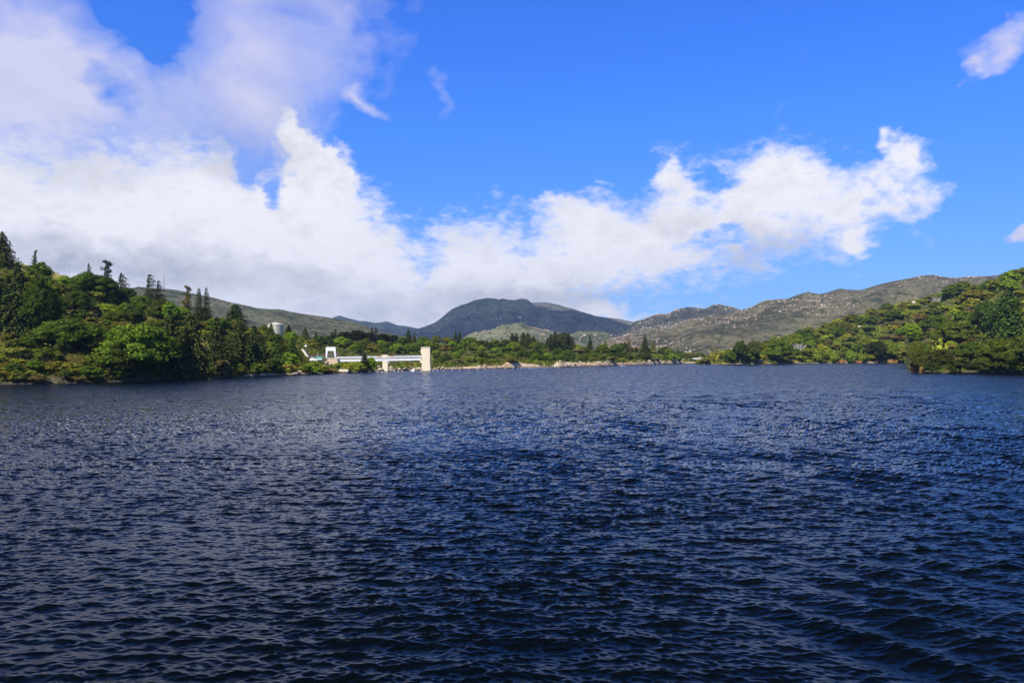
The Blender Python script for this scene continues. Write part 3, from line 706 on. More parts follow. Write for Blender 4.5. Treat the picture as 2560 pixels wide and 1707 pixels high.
# ------------------------------------------------------------------ low brush carpet (nobody could count it)
def brush(name, label, hill, n, x0, x1, rmin, rmax, leaves, lsz, colours, tband=(0.0, 1.03), seed=1, patches=(), keep=None):
    g = np.random.default_rng(seed)
    x = g.uniform(x0, x1, n * 3); t = g.uniform(*tband, n * 3)
    Y = hill.Y0(x) + (hill.Y1(x) - hill.Y0(x)) * t
    # even spread over the ground as seen, thinner where ground is nearer
    z = hill.z(x, Y); py = HY - (z - EYE) / Y * FPX
    X = (x - CX) / FPX * Y
    bk = np.interp(x, hill.bank[:, 0], hill.bank[:, 1])
    ok = ~((x > 953) & (x < 975) & (py > 895)) & ~((x > 808) & (x < 850) & (py > 882) & (py < 915)) & ~((x > 759) & (x < 771) & (py > 874) & (py < 895)) & ~((x > 771) & (x < 806) & (py > 888) & (py < 900)) & ((Y - hill.Y0(x)) > np.maximum(bk * 1.3, .8) * g.uniform(.4, 2.2, n * 3))
    if keep is not None: ok &= keep(x, py, g)
    idx = np.nonzero(ok)[0][:n]; x, Y, z, X, py = x[idx], Y[idx], z[idx], X[idx], py[idx]; n = len(idx)
    r = g.uniform(rmin, rmax, n) * (Y / np.median(Y)) ** .5
    sel = fbm(X / 16, Y / 22, 3, seed) + g.normal(0, .22, n)
    q_ = np.clip((sel + .5) * len(colours), 0, len(colours) - 1).astype(int)
    C = np.array(colours)[q_]
    for (px_, py_, rx, ry, an, col, pr) in patches:
        c_, s_ = math.cos(R(an)), math.sin(R(an)); ddx, ddy = x - px_, py - py_
        e = ((ddx * c_ + ddy * s_) / rx) ** 2 + ((-ddx * s_ + ddy * c_) / ry) ** 2
        hitm = (e < 1) & (g.random(n) < pr); C[hitm] = col
    C = C * g.uniform(.75, 1.25, (n, 1))
    m_ = n * leaves
    ci = np.repeat(np.arange(n), leaves)
    d = g.normal(size=(m_, 3)); d[:, 2] = np.abs(d[:, 2]) - .1; d /= np.linalg.norm(d, axis=1, keepdims=True)
    ctr = np.stack([X, Y, z], 1)[ci]; rr = r[ci][:, None]
    P = ctr + d * rr * np.array([1, 1, .8]) * g.uniform(.6, 1.08, (m_, 1)) + np.array([0, 0, .1]) * rr
    Nn = d + g.normal(size=(m_, 3)) * .5 + np.array([0, 0, .3]); Nn /= np.linalg.norm(Nn, axis=1, keepdims=True)
    T = np.cross(Nn, g.normal(size=(m_, 3))); T /= np.linalg.norm(T, axis=1, keepdims=True); B = np.cross(Nn, T)
    h = (g.uniform(.35, .7, m_) * lsz * (Y / np.median(Y))[ci] ** .8)[:, None]
    V = np.stack([P - T * h - B * h * .5, P + T * h * .3 - B * h, P + T * h + B * h * .5, P - T * h * .2 + B * h], 1).reshape(-1, 3)
    col = np.clip(C[ci] * g.uniform(.6, 1.4, (m_, 1)) * np.array(FOL), 0, .6)
    me = mesh_np(name, V, np.arange(m_ * 4).reshape(m_, 4), {'tint': np.repeat(col, 4, 0)})
    o = obj(name, me, M_BRUSH); tag(o, label, 'brush', kind='stuff')

CR = (0.30, 0.29, 0.13)
brush('chaparral_brush', 'low mixed chaparral covering the wooded hill left of the bridge', hill_l, 11500, -520, 800, 1.0, 2.4, 48, .38,
      [DK, MID, DK, OL, MID, BRN, OL, MID], seed=3, patches=[(140, 700, 85, 22, 38, CR, .8), (30, 668, 60, 14, 12, CR, .7), (210, 785, 75, 20, 18, CR, .75), (60, 860, 100, 16, 4, CR, .6), (100, 905, 120, 14, 4, OL, .6), (110, 925, 190, 34, 0, OL, .55),
      (330, 800, 60, 14, 10, CR, .45), (535, 875, 45, 14, 25, CR, .6), (60, 920, 160, 30, 0, OL, .5), (200, 915, 60, 18, 0, BRN, .5), (490, 940, 30, 6, 0, RUST, .8), (140, 920, 160, 25, 0, BRN, .3)])
brush('shore_brush', 'grey-green scrub covering the low far shore behind the pale bank', hill_l, 8200, 800, 1790, 1.0, 2.6, 34, .62,
      [DK, GR, MID, OL, DK, MID, GR, BR], seed=5, patches=[(900, 865, 100, 12, 0, MID, .6), (1150, 895, 90, 12, 0, GR, .6), (1240, 908, 90, 8, 0, OL, .5), (880, 905, 60, 14, 0, YG, .6)])
brush('hill_brush', 'dense green chaparral covering the hill on the right bank', hill_r, 9500, 1742, 2700, 1.2, 3.0, 36, .72,
      [DK, MID, OL, MID, YG, DK, OL, BR], seed=8, patches=[(2330, 730, 130, 16, -25, YG, .5), (2120, 860, 120, 14, 0, BR, .5), (2230, 745, 60, 10, -20, BRN, .3), (2450, 730, 100, 14, -28, BR, .5)])

# ------------------------------------------------------------------ hand-placed trees, left hill
L_ = hill_l
G1 = 'trees on the wooded left hill'
T = [
 (6, 672, 578, 84, 'conifer', (0.040,0.055,0.018), 'dark bushy tree on the skyline at the top of the wooded hill'),
 (82, 664, 624, 22, 'flag', DK, 'small scraggly tree just downhill of the bushy skyline tree'),
 (45, 850, 655, 120, 'conifer', DKC, 'very tall dark conifer standing over the leftmost part of the hill'),
 (95, 860, 688, 110, 'oak_open', DK, 'tall dark open-crowned tree beside the very tall dark conifer'),
 (-15, 830, 690, 110, 'oak', DK, 'dark round tree cut off by the left edge of the view'),
 (130, 812, 728, 74, 'oak_open', MID, 'lighter green oak with a white trunk showing below'),
 (192, 792, 722, 78, 'oak', DK, 'dark oak beside the cream flowering brush half way up the hill'),
 (258, 716, 649, 58, 'flag', DKC, 'large wind-swept cedar with flat layered top on the skyline'),
 (220, 700, 655, 20, 'ragged', DKC, 'thin cedar just left of the large wind-swept one'),
 (215, 745, 676, 92, 'oak', MID, 'round green oak under the thin skyline cedar'),
 (262, 755, 690, 84, 'oak', DK, 'dark oak directly below the large wind-swept cedar'),
 (300, 735, 680, 44, 'ragged', DKC, 'leaning wind-swept conifer between the big cedar and the bare snag'),
 (368, 748, 684, 46, 'ragged', DKC, 'taller of the two dark skyline conifers beside the drooping dead tree'),
 (392, 750, 700, 30, 'ragged', DKC, 'shorter of the two dark skyline conifers beside the drooping dead tree'),
 (462, 762, 712, 42, 'flag', OL, 'sparse bent tree with arms reaching sideways above the ridge'),
 (498, 792, 720, 22, 'slim', DKC, 'left spire of the twin narrow conifers'),
 (515, 795, 718, 20, 'slim', DKC, 'right spire of the twin narrow conifers'),
 (507, 812, 765, 62, 'conifer', DKC, 'broad dark conifer skirt below the twin spires'),
 (588, 830, 758, 66, 'conifer', DKC, 'broad pyramid conifer standing right of the twin spires'),
 (170, 880, 793, 180, 'oak', MID, 'wide mounded oak with bright top beside the shore brush at left'),
 (232, 885, 822, 110, 'oak', DK, 'dark oak merging into right side of the wide mounded one'),
 (342, 945, 800, 205, 'oak', (0.085, 0.135, 0.018), 'biggest sunlit oak, its dome reaching down to the water'),
 (300, 945, 850, 120, 'oak', DK, 'dark lower oak at the waterline under the biggest sunlit dome'),
 (425, 945, 770, 108, 'conifer', DKC, 'tall dark conifer right of the biggest sunlit oak'),
 (478, 945, 775, 96, 'conifer', (0.040, 0.055, 0.018), 'second tall dark conifer, right of the sunlit oak'),
 (542, 930, 790, 86, 'conifer', DKC, 'dark conifer behind the twisted brown shore bush'),
 (600, 925, 800, 100, 'conifer', (0.038, 0.052, 0.02), 'wide brownish-dark conifer in the middle of the shore wood'),
 (648, 920, 830, 70, 'conifer', DKC, 'dark conifer left of the bright round oak below the tank'),
 (700, 915, 850, 76, 'conifer', DK, 'dark green tree below the water tank close to the shore'),
 (730, 900, 845, 44, 'conifer', DK, 'dark tree left of the pale concrete chute'),
 (672, 900, 850, 62, 'oak', BR, 'bright round-topped oak on the slope below the water tank'),
 (318, 775, 716, 60, 'oak', DK, 'dark oak below the leaning skyline conifer'),
 (350, 790, 735, 66, 'oak', MID, 'green oak beneath the pair of skyline conifers'),
 (395, 800, 742, 62, 'oak_open', DK, 'dark oak under the drooping dead tree'),
 (425, 812, 750, 56, 'oak', (0.09, 0.15, 0.02), 'bright green oak below the sparse bent tree'),
 (455, 808, 765, 60, 'oak', BR, 'bright leafy oak left of the twin spires'),
 (545, 840, 790, 70, 'oak_open', MID, 'oak with pale forked trunk right of the twin spires'),
 (395, 835, 795, 70, 'oak', MID, 'low green oak above the tall shore conifers'),
 (290, 815, 772, 74, 'oak', MID, 'oak with dead white limbs at its top half way up the hill'),
 (575, 870, 835, 60, 'oak', DK, 'dark oak between the brownish conifer and the pyramid conifer'),
 (678, 852, 806, 22, 'conifer', DK, 'dark conifer hiding the left side of the water tank'),
 (660, 845, 812, 34, 'oak', MID, 'green oak left of the water tank'),
 (722, 832, 811, 24, 'conifer', BLK, 'small black triangular conifer right beside the water tank'),
 (763, 842, 818, 26, 'conlet', DK, 'small conifer on the ridge between the tank and the dark grove'),
 (790, 855, 830, 22, 'conlet', DK, 'dark little conifer above the white portal frame'),
 (505, 940, 905, 22, 'spray', BR, 'bright green willow sprout at the waterline by the orange grass'),
 (526, 938, 908, 24, 'spray', BR, 'second bright willow sprout, beside the twisted brown bush'),
 (558, 942, 895, 44, 'shrub', BRN, 'twisted brown bush on the waterline'),
 (600, 940, 905, 36, 'oaklet', MID, 'small leafy tree at the waterline right of the brown bush'),
 (640, 938, 905, 40, 'oaklet', MID, 'small leafy tree above the orange bank'),
 (722, 932, 902, 36, 'shrub', GLD, 'golden-yellow bush on the bank below the tank'),
 (745, 928, 912, 26, 'shrub', YG, 'low yellow-green bush right of the golden one'),
 (912, 931, 880, 40, 'conifer', BLK, 'black-green conifer standing in front of the bridge'),
 (928, 928, 890, 28, 'oak', BR, 'bright green tree in front of the bridge beside the black-green conifer'),
 (870, 931, 908, 36, 'oaklet', YG, 'yellow-green bush under the bridge girder near the abutment'),
 (846, 924, 905, 30, 'oaklet', BR, 'bright bush in front of the tan abutment'),
 (895, 931, 905, 40, 'oaklet', YG, 'yellow-green bush left of the black-green conifer'),
 (786, 930, 902, 44, 'oaklet', BR, 'lime green bush mound below the teal cover'),
 (764, 932, 910, 34, 'oaklet', MID, 'dark-based green bush at the left end of the bridge works'),
 (806, 932, 910, 34, 'oaklet', YG, 'olive bush below the portal frame'),
 (822, 934, 920, 44, 'shrub', (0.2, 0.15, 0.07), 'straw-brown bush on the shore below the abutment'),
 (785, 935, 916, 44, 'oaklet', BR, 'bright low bush touching the water below the bridge works'),
 (1040, 919, 902, 18, 'spray', GLD, 'golden poplar-like bush left of the intake tower'),
 (1020, 918, 904, 20, 'oaklet', OL, 'olive bush behind the golden one under the bridge'),
 (990, 918, 903, 26, 'oaklet', GR, 'grey-green bush right of the bridge pier'),
 (839, 845, 821, 10, 'slim', BLK, 'slim black cypress left of the dark grove'),
 (832, 848, 828, 16, 'conlet', BLK, 'black bushy tree touching the slim cypress'),
 (820, 856, 836, 26, 'oaklet', DK, 'dark tree at the left foot of the slim cypress'),
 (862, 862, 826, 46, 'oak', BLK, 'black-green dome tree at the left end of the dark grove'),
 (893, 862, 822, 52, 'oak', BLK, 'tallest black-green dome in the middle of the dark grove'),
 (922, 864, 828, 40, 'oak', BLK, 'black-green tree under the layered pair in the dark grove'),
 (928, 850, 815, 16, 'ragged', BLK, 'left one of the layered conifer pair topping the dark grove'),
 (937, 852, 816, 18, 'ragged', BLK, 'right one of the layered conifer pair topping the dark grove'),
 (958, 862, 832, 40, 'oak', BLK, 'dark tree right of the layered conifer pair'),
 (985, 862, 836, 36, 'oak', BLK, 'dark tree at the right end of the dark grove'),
 (916, 868, 844, 24, 'oak_open', MID, 'round green tree with pale trunk in front of the dark grove'),
 (953, 868, 849, 30, 'oak', BR, 'rounded bright tree in front of the dark grove'),
 (1021, 866, 820, 26, 'conifer', DKC, 'tall dark conifer on the skyline above the intake tower'),
 (1005, 868, 840, 30, 'oak_open', MID, 'pale-limbed oak left of the skyline conifer above the tower'),
 (1036, 868, 832, 20, 'conifer', DK, 'shorter conifer touching the one above the tower'),
 (1060, 866, 840, 40, 'oak', MID, 'green oak on the skyline just right of the tower top'),
 (1092, 866, 838, 34, 'oak_open', (0.09, 0.10, 0.03), 'olive bushy tree on the skyline right of the tower'),
 (1120, 866, 840, 30, 'oak_open', OL, 'thin grey-limbed oak left of the twin-topped conifer'),
 (1139, 864, 823, 14, 'conifer', DKC, 'left top of the twin-topped dark conifer'),
 (1149, 864, 827, 15, 'conifer', DKC, 'right top of the twin-topped dark conifer'),
 (1175, 866, 841, 50, 'oak', (0.075, 0.12, 0.02), 'broad flat-topped oak right of the twin-topped conifer'),
 (1203, 868, 849, 30, 'oak', DK, 'dark end of the broad flat-topped oak'),
 (1218, 868, 847, 9, 'conlet', DK, 'little pointed conifer left of the pine groves'),
 (1248, 868, 851, 13, 'conlet', MID, 'little round conifer left of the pine groves'),
 (1270, 870, 848, 12, 'conlet', DK, 'small spiky conifer touching the first pine grove'),
 (1281, 872, 831, 18, 'pine', DKC, 'first pine of the left pine grove'),
 (1291, 872, 832, 18, 'pine', DKC, 'second pine of the left grove, behind the bright dome oak'),
 (1308, 875, 829, 22, 'pine', DKC, 'dense pine in the middle of the left grove'),
 (1320, 876, 831, 22, 'pine', (0.04, 0.052, 0.018), 'brownish pine right of the middle of the left grove'),
 (1334, 876, 839, 20, 'pine', DKC, 'last pine of the left grove'),
 (1356, 872, 846, 11, 'conlet', GR, 'tiny grey-green conifer in the gap between the pine groves'),
 (1369, 882, 842, 16, 'pine', DKC, 'low pine at the left edge of the large pine grove'),
 (1378, 882, 832, 18, 'pine', DKC, 'pine with a bare trunk showing at left in the large grove'),
 (1388, 882, 827, 20, 'pine', DKC, 'pointed pine with a thin tip left in the large grove'),
 (1399, 882, 830, 22, 'pine', (0.045, 0.052, 0.02), 'rusty-tinged pine inside the large grove'),
 (1411, 882, 827, 24, 'pine', DKC, 'tallest pine in the large grove'),
 (1421, 882, 831, 22, 'pine', DKC, 'rounded pine right of the tallest one'),
 (1429, 882, 840, 18, 'pine', DKC, 'last pine at the right edge of the large grove'),
 (1286, 882, 853, 44, 'oak', BR, 'bright dome oak in front of the left pine grove'),
 (1448, 884, 864, 24, 'oaklet', BR, 'bright small tree between the large grove and the lone pine'),
 (1475, 884, 838, 22, 'conifer', DKC, 'lone dark pine right of the large grove'),
 (1514, 886, 849, 21, 'conifer', MID, 'green conical tree between the lone pine and the layered conifer'),
 (1540, 886, 857, 22, 'oak', MID, 'round-topped green tree right of the green cone'),
 (1551, 884, 855, 12, 'conlet', MID, 'small pointed tree touching the round-topped one'),
 (1572, 884, 842, 16, 'slim', BRN, 'half-dead brown-tinged conifer on the far shore skyline'),
 (1612, 888, 836, 30, 'conifer', DKC, 'large layered dark conifer of the far shore'),
 (1632, 886, 848, 20, 'conifer', OL, 'olive conifer leaning on the large layered one'),
 (1650, 890, 866, 20, 'oaklet', MID, 'small tree right of the olive conifer'),
 (1672, 896, 866, 24, 'oak', (0.075, 0.125, 0.02), 'round crowned tree on a trunk near the right end of the far shore'),
 (1683, 898, 876, 14, 'pine', DK, 'thin dark pine beside the round crowned tree'),
 (1706, 898, 880, 34, 'oak', MID, 'spreading tree over the parked cars'),
 (1728, 898, 880, 34, 'oak', OL, 'olive tree left of the picnic shelter'),
 (1750, 894, 880, 24, 'oak', MID, 'green tree behind the picnic shelter'),
]
for t_ in T:
    x, yb, yt, w, k, c, lab = t_
    at(L_, x, yb, yt, w, k, c, lab, G1 if x < 760 else 'trees along the far shore')
D_ = [
 (147, 676, 638, 6, 'snagbare', 'thin bare snag on the skyline, the higher of the two near each other'),
 (174, 688, 652, 8, 'snagbare', 'thin bare snag on the skyline, the lower of the two near each other'),
 (322, 730, 696, 9, 'snag', 'short bare snag between the leaning conifer and the skyline pair'),
 (409, 752, 673, 26, 'snag', 'tall dead tree with drooping bare branches on the skyline'),
 (864, 868, 853, 10, 'snagpale', 'bleached dead tree with spread arms below the dark grove'),
 (443, 800, 748, 14, 'snag', 'dead spar among the oaks left of the twin spires'),
]
for x, yb, yt, w, k, lab in D_: at(L_, x, yb, yt, w, k, MID, lab, 'dead trees on the left hill')
for x, yb, yt, w, lab in [(268, 756, 738, 14, 'bleached forked branches sticking out under the leaning conifer'), (335, 800, 772, 22, 'bleached bare shrub half way down the slope above the big sunlit oak'),
                          (117, 805, 780, 8, 'pale bare stem under the lighter green oak')]:
    at(L_, x, yb, yt, w, 'bare', MID, lab, 'bleached bare scrub')
at(L_, 488, 944, 933, 34, 'reed', RUST, 'orange dry grass tuft on the waterline')

# ------------------------------------------------------------------ hand-placed trees, right hill
R_ = hill_r
T = [
 (1790, 906, 866, 56, 'spray', (0.17, 0.18, 0.04), 'golden-green willow at the tip of the right bank'),
 (1764, 909, 893, 30, 'oaklet', OL, 'low olive bush on the very tip of the right bank'),
 (1822, 908, 870, 34, 'oaklet', MID, 'dark leafy tree right of the golden willow'),
 (1850, 909, 849, 42, 'oak_open', DK, 'open dark tree near the tip of the right bank'),
 (1886, 909, 848, 46, 'oak_open', (0.055, 0.07, 0.02), 'brown-topped dark tree left of the big shore oak'),
 (1912, 880, 856, 50, 'oak', (0.10, 0.12, 0.02), 'olive dome rising behind the big shore oak'),
 (1948, 908, 843, 76, 'oak', (0.075, 0.115, 0.018), 'big round oak overhanging the right bank'),
 (1990, 858, 833, 44, 'oak', (0.12, 0.15, 0.02), 'yellow-green dome on the ridge line above the big shore oak'),
 (2025, 868, 838, 46, 'oak', MID, 'dark-sided green shrub tree right of the yellow-green dome'),
 (2045, 905, 872, 44, 'spray', BR, 'light green willow right of the grey bare shrub'),
 (2085, 832, 802, 48, 'oak', (0.105, 0.135, 0.02), 'olive-green dome on the ridge above the willow thicket'),
 (2085, 906, 866, 60, 'spray', (0.13, 0.20, 0.03), 'brightest willow of the thicket on the right bank'),
 (2125, 906, 868, 54, 'spray', BR, 'broad willow in the middle of the thicket on the right bank'),
 (2155, 906, 874, 40, 'spray', BR, 'last willow of the thicket, beside the dark oak'),
 (2130, 805, 785, 62, 'oaklet', (0.11, 0.13, 0.02), 'long low olive shrub on the ridge left of the orange rocks'),
 (2192, 908, 848, 56, 'oak_open', (0.022, 0.034, 0.01), 'darkest oak at the waterline of the right bank'),
 (2222, 905, 846, 48, 'oak', (0.10, 0.14, 0.02), 'sunlit yellow-green oak behind the darkest one'),
 (2200, 850, 805, 54, 'spray', (0.10, 0.15, 0.03), 'feathery light green shrub on mid slope'),
 (2275, 850, 808, 62, 'oak', (0.14, 0.20, 0.02), 'vivid lime-green tree on mid slope of the right hill'),
 (2240, 800, 772, 56, 'oak', MID, 'dark green shrub tree below the two pale boulders'),
 (2345, 830, 790, 90, 'oak', MID, 'wide green oak left of the big dark hillside tree'),
 (2385, 868, 800, 120, 'oak', (0.07, 0.10, 0.02), 'huge dark-hollowed oak in the middle of the right hill'),
 (2300, 900, 850, 56, 'oak', (0.09, 0.12, 0.02), 'olive oak left of the pale sprig bush'),
 (2262, 908, 866, 46, 'oaklet', OL, 'olive bush at the waterline where the bank steps forward'),
 (2350, 905, 842, 52, 'spray', (0.24, 0.27, 0.05), 'pale yellow sprig bush above the shore boulders'),
 (2520, 870, 722, 130, 'conifer', (0.035, 0.062, 0.022), 'big dark blue-green tree high on the right hill'),
 (2470, 850, 745, 90, 'oak_open', (0.04, 0.065, 0.02), 'dark tree just left of the big blue-green one'),
 (2430, 760, 722, 70, 'oaklet', (0.11, 0.14, 0.02), 'yellow-green mound on the upper slope of the right hill'),
 (2500, 730, 695, 70, 'oaklet', (0.10, 0.13, 0.02), 'green mound just below the skyline of the right hill'),
 (2495, 930, 838, 110, 'oak', (0.06, 0.09, 0.018), 'near oak hanging over the dark water at right'),
 (2425, 915, 850, 90, 'oak_open', (0.05, 0.08, 0.018), 'near dark oak behind the dry reeds'),
 (2555, 936, 830, 120, 'oak', (0.055, 0.085, 0.018), 'near oak cut off by the right edge of the view'),
 (2298, 931, 872, 44, 'oak', (0.05, 0.07, 0.018), 'dark-leaved tree at the corner where the near bank begins'),
 (2292, 920, 848, 44, 'oak', (0.07, 0.10, 0.02), 'green tree behind the corner of the near bank'),
 (2350, 926, 868, 74, 'oak', (0.035, 0.052, 0.014), 'near dark bush with yellowish tips beside the dry reeds'),
 (2330, 934, 902, 50, 'oaklet', (0.03, 0.045, 0.012), 'black-green bush on the water right of the dry reeds'),
 (2400, 937, 895, 80, 'oaklet', (0.028, 0.042, 0.012), 'black-green bush leaning over the water'),
 (2460, 940, 898, 80, 'oaklet', (0.028, 0.044, 0.012), 'dark overhanging bush with lit leaves at its top'),
 (2530, 942, 890, 90, 'oaklet', (0.03, 0.045, 0.012), 'dark bush over the water nearest the right edge'),
]
for x, yb, yt, w, k, c, lab in T: at(R_, x, yb, yt, w, k, c, lab, 'trees on the right bank')
at(R_, 1996, 882, 856, 44, 'bare', MID, 'grey leafless shrub right of the big shore oak', 'bleached bare scrub')
at(R_, 2340, 770, 738, 26, 'bare', MID, 'grey leafless shrub on the upper right slope', 'bleached bare scrub')
at(R_, 2236, 905, 895, 22, 'bare', MID, 'small bleached shrub at the waterline of the right bank', 'bleached bare scrub')
for x, yb, yt, w, lab in [(2286, 932, 890, 26, 'tall dry reeds where the near bank begins at right'), (2306, 934, 902, 16, 'pale dry reeds standing in the water at right'), (2228, 909, 892, 40, 'tan dry reeds below the olive oak'),
                          (2095, 908, 893, 44, 'rusty dry reeds in front of the brightest willow'), (2140, 908, 896, 36, 'rusty dry reeds in front of the last willow'), (2380, 908, 888, 30, 'tan dry brush above the pale shore boulders'),
                          (1975, 909, 893, 30, 'dry grass under the big shore oak'), (1905, 910, 896, 30, 'grey dry brush left of the big shore oak')]:
    at(R_, x, yb, yt, w, 'reed', (0.26, 0.19, 0.10), lab, 'dry reeds on the right bank')

# ------------------------------------------------------------------ the crowd of smaller trees and shrubs between them
def crowd(hill, n, region, kinds, where, group, seed, size, dmin):
    """region(x) -> (ytop, ybottom); where(x, y) -> phrase"""
    g = random.Random(seed); pts = []; tries = 0
    while len(pts) < n and tries < n * 60:
        tries += 1
        x = g.uniform(*region[0]); y0 = np.interp(x, *zip(*region[1])); y1 = np.interp(x, *zip(*region[2])); y = g.uniform(float(y0), float(y1))
        s = size(x, y) * g.uniform(.7, 1.3)
        if 765 - s / 2 < x < 1080 + s / 2 and y > 888: continue
        if 752 - s / 2 < x < 862 + s / 2 and y > 874: continue
        if any(abs(x - a) < dmin * (s + b) * .5 and abs(y - c) < dmin * (s + b) * .28 for a, c, b in pts): continue
        pts.append((x, y, s))
    for x, y, s in sorted(pts, key=lambda p: p[1]):
        k, c, cn, asp = g.choice(kinds)
        if k == 'conlet' and y < 770: k, c, cn, asp = kinds[0]
        at(hill, x, y, y - s * asp, s, k, c, relate(cn, x, y - s * asp * .5), group, filler=True)

USED = set()
def relate(cn, x, y):
    """label by the nearest hand-placed plant and the side it stands on"""
    for kx, ky, kl in sorted([q_ for q_ in PLACED], key=lambda q_: (q_[0] - x) ** 2 + 2 * (q_[1] - y) ** 2)[:60]:
        dx_, dy_ = x - kx, y - ky; far_ = max(abs(dx_), abs(dy_))
        if abs(dx_) > abs(dy_) * 1.1: d = 'left of' if dx_ < 0 else 'right of'
        else: d = 'downhill of' if dy_ > 0 else 'uphill of'
        if far_ > 60: d = 'well ' + d if d[0] != 'd' else 'far ' + d
        lab = f"{cn} {d} the {kl}"
        if len(lab.split()) <= 16 and lab not in USED:
            USED.add(lab); return lab
    return cn + ' among the dense brush of the slope'

KL = [('oaklet', MID, 'green bushy oak', .8), ('oaklet', DK, 'dark bushy oak', .85), ('oak', MID, 'rounded green oak', .8), ('shrub', OL, 'olive shrub', .62), ('shrub', MID, 'green shrub', .62), ('oaklet', BR, 'sunlit bright oak', .8),
      ('conlet', DKC, 'small dark conifer', 1.4), ('shrub', YG, 'yellow-green shrub', .6), ('shrub', (0.15, 0.16, 0.04), 'pale olive shrub', .6), ('oaklet', (0.07, 0.09, 0.02), 'olive-green small oak', .8)]
def wl_(x, y):
    h = 'near the skyline' if y < np.interp(x, [0, 400, 800], [740, 800, 860]) else 'along the waterline' if y > np.interp(x, [0, 400, 800], [905, 905, 905]) else 'half way up the slope'
    z = 'at the far left of the wooded hill' if x < 130 else 'below the two thin skyline snags' if x < 260 else 'below the drooping dead tree' if x < 430 else 'under the twin spired conifers' if x < 560 else 'below the water tank' if x < 740 else 'around the white portal frame'
    return f"{h} {z}"
crowd(hill_l, 150, ((-20, 830), [(-20, 690), (0, 690), (160, 715), (400, 790), (600, 835), (830, 868)], [(-20, 955), (200, 952), (400, 946), (600, 938), (830, 925)]), KL, wl_, 'small trees and shrubs filling the left hill', 4,
      lambda x, y: 54 - .02 * x if y < 900 else 44, .56)
crowd(hill_l, 30, ((-60, 345), [(-60, 930), (345, 928)], [(-60, 963), (200, 958), (345, 953)]), [('shrub', OL, 'olive shrub', .62), ('shrub', MID, 'green shrub', .6), ('oaklet', (0.08, 0.095, 0.025), 'olive-green bush', .72), ('shrub', BRN, 'brownish shrub', .55), ('oaklet', DK, 'dark bush', .75), ('shrub', (0.13, 0.135, 0.03), 'yellowish shrub', .55)],
      None, 'shrubs overhanging the left shore', 21, lambda x, y: 50, .38)
crowd(hill_l, 16, ((560, 900), [(560, 925), (900, 920)], [(560, 942), (740, 935), (900, 929)]), [('shrub', MID, 'green shrub', .62), ('shrub', YG, 'yellow-green shrub', .6), ('oaklet', MID, 'green bush', .72), ('shrub', OL, 'olive shrub', .55)],
      None, 'shrubs on the shore by the bridge works', 23, lambda x, y: 24, .4)
KF = [('oaklet', MID, 'green shrub tree', .8), ('shrub', GR, 'grey-green shrub', .6), ('oaklet', DK, 'dark shrub tree', .85), ('shrub', OL, 'olive shrub', .6), ('shrub', MID, 'green shrub', .6), ('oaklet', BR, 'bright shrub tree', .75), ('oak', MID, 'rounded green tree', .8), ('oak', DK, 'rounded dark tree', .8)]
def wf_(x, y):
    h = 'on the upper part' if y < 884 else 'just above the pale bank' if y > 900 else 'on the middle part'
    z = 'behind the bridge' if x < 1050 else 'right of the intake tower' if x < 1230 else 'in front of the pine groves' if x < 1450 else 'below the lone pine and green cone' if x < 1600 else 'below the large layered conifer'
    return f"{h} of the far shore {z}"
crowd(hill_l, 200, ((842, 1700), [(842, 868), (1300, 872), (1600, 884), (1700, 895)], [(842, 912), (950, 915), (1250, 910), (1450, 905), (1700, 903)]), KF, wf_, 'shrubs of the low far shore', 9, lambda x, y: 33 if y < 893 else 24, .52)
KR = [('oaklet', MID, 'green shrub tree', .75), ('shrub', OL, 'olive shrub', .6), ('oaklet', (0.10, 0.13, 0.02), 'yellow-green shrub tree', .72), ('shrub', MID, 'green shrub', .6), ('shrub', YG, 'yellow-green shrub', .55), ('oaklet', YG, 'bright yellow-green shrub tree', .7), ('shrub', (0.13, 0.15, 0.025), 'yellowish shrub', .55),
      ('oaklet', BR, 'bright shrub tree', .75), ('shrub', BRN, 'brownish shrub', .55), ('oak', MID, 'rounded green tree', .75)]
def wr_(x, y):
    h = 'near the ridge line' if y < np.interp(x, [1800, 2200, 2560], [885, 800, 730]) else 'close to the water' if y > 885 else 'on the middle slope'
    z = 'left of the big shore oak' if x < 1930 else 'above the willow thicket' if x < 2120 else 'around the orange rocks' if x < 2250 else 'above the pale shore boulders' if x < 2400 else 'under the big blue-green tree'
    return f"{h} of the right bank {z}"
crowd(hill_r, 215, ((1800, 2600), [(1800, 892), (1900, 868), (2000, 845), (2100, 812), (2200, 785), (2300, 758), (2400, 735), (2500, 715), (2600, 670)], [(1800, 906), (2250, 903), (2300, 915), (2600, 925)]), KR, wr_, 'shrubs of the right hill', 12,
      lambda x, y: np.interp(x, [1800, 2250, 2600], [25, 35, 52]), .5)
# ------------------------------------------------------------------ built things
def paint(name, c, rough=.6, streak=0.0, lift=0.0, metal=0.0):
    m, n = mat(name); P = objc(n)
    f = n.noise(P, 1.3, 5, .6); f2 = n.noise(n.vm('MULTIPLY', P, (6, 6, .5)), 1.0, 4, .6)
    d = tuple(v * .72 for v in c)
    cc = n.mix(n.ss(f, .4, .7, 0, .6), c, d)
    if streak: cc = n.mix(n.ss(f2, .5, .7, 0, streak), cc, tuple(v * .45 for v in c))
    if lift:
        z = n.n('ShaderNodeSeparateXYZ', ins={0: P}).outputs[2]
        w = n.m('FRACT', n.m('MULTIPLY', z, 1.0 / lift)); cc = n.mix(n.ss(w, .0, .07, .55, 0), cc, tuple(v * .5 for v in c))
    p = finish(n, cc, rough, bump(n, f2, .15, .03)); p.inputs['Metallic'].default_value = metal
    return m
M_CON = paint('cream concrete', (0.78, 0.66, 0.47), .85, .35, 1.9)
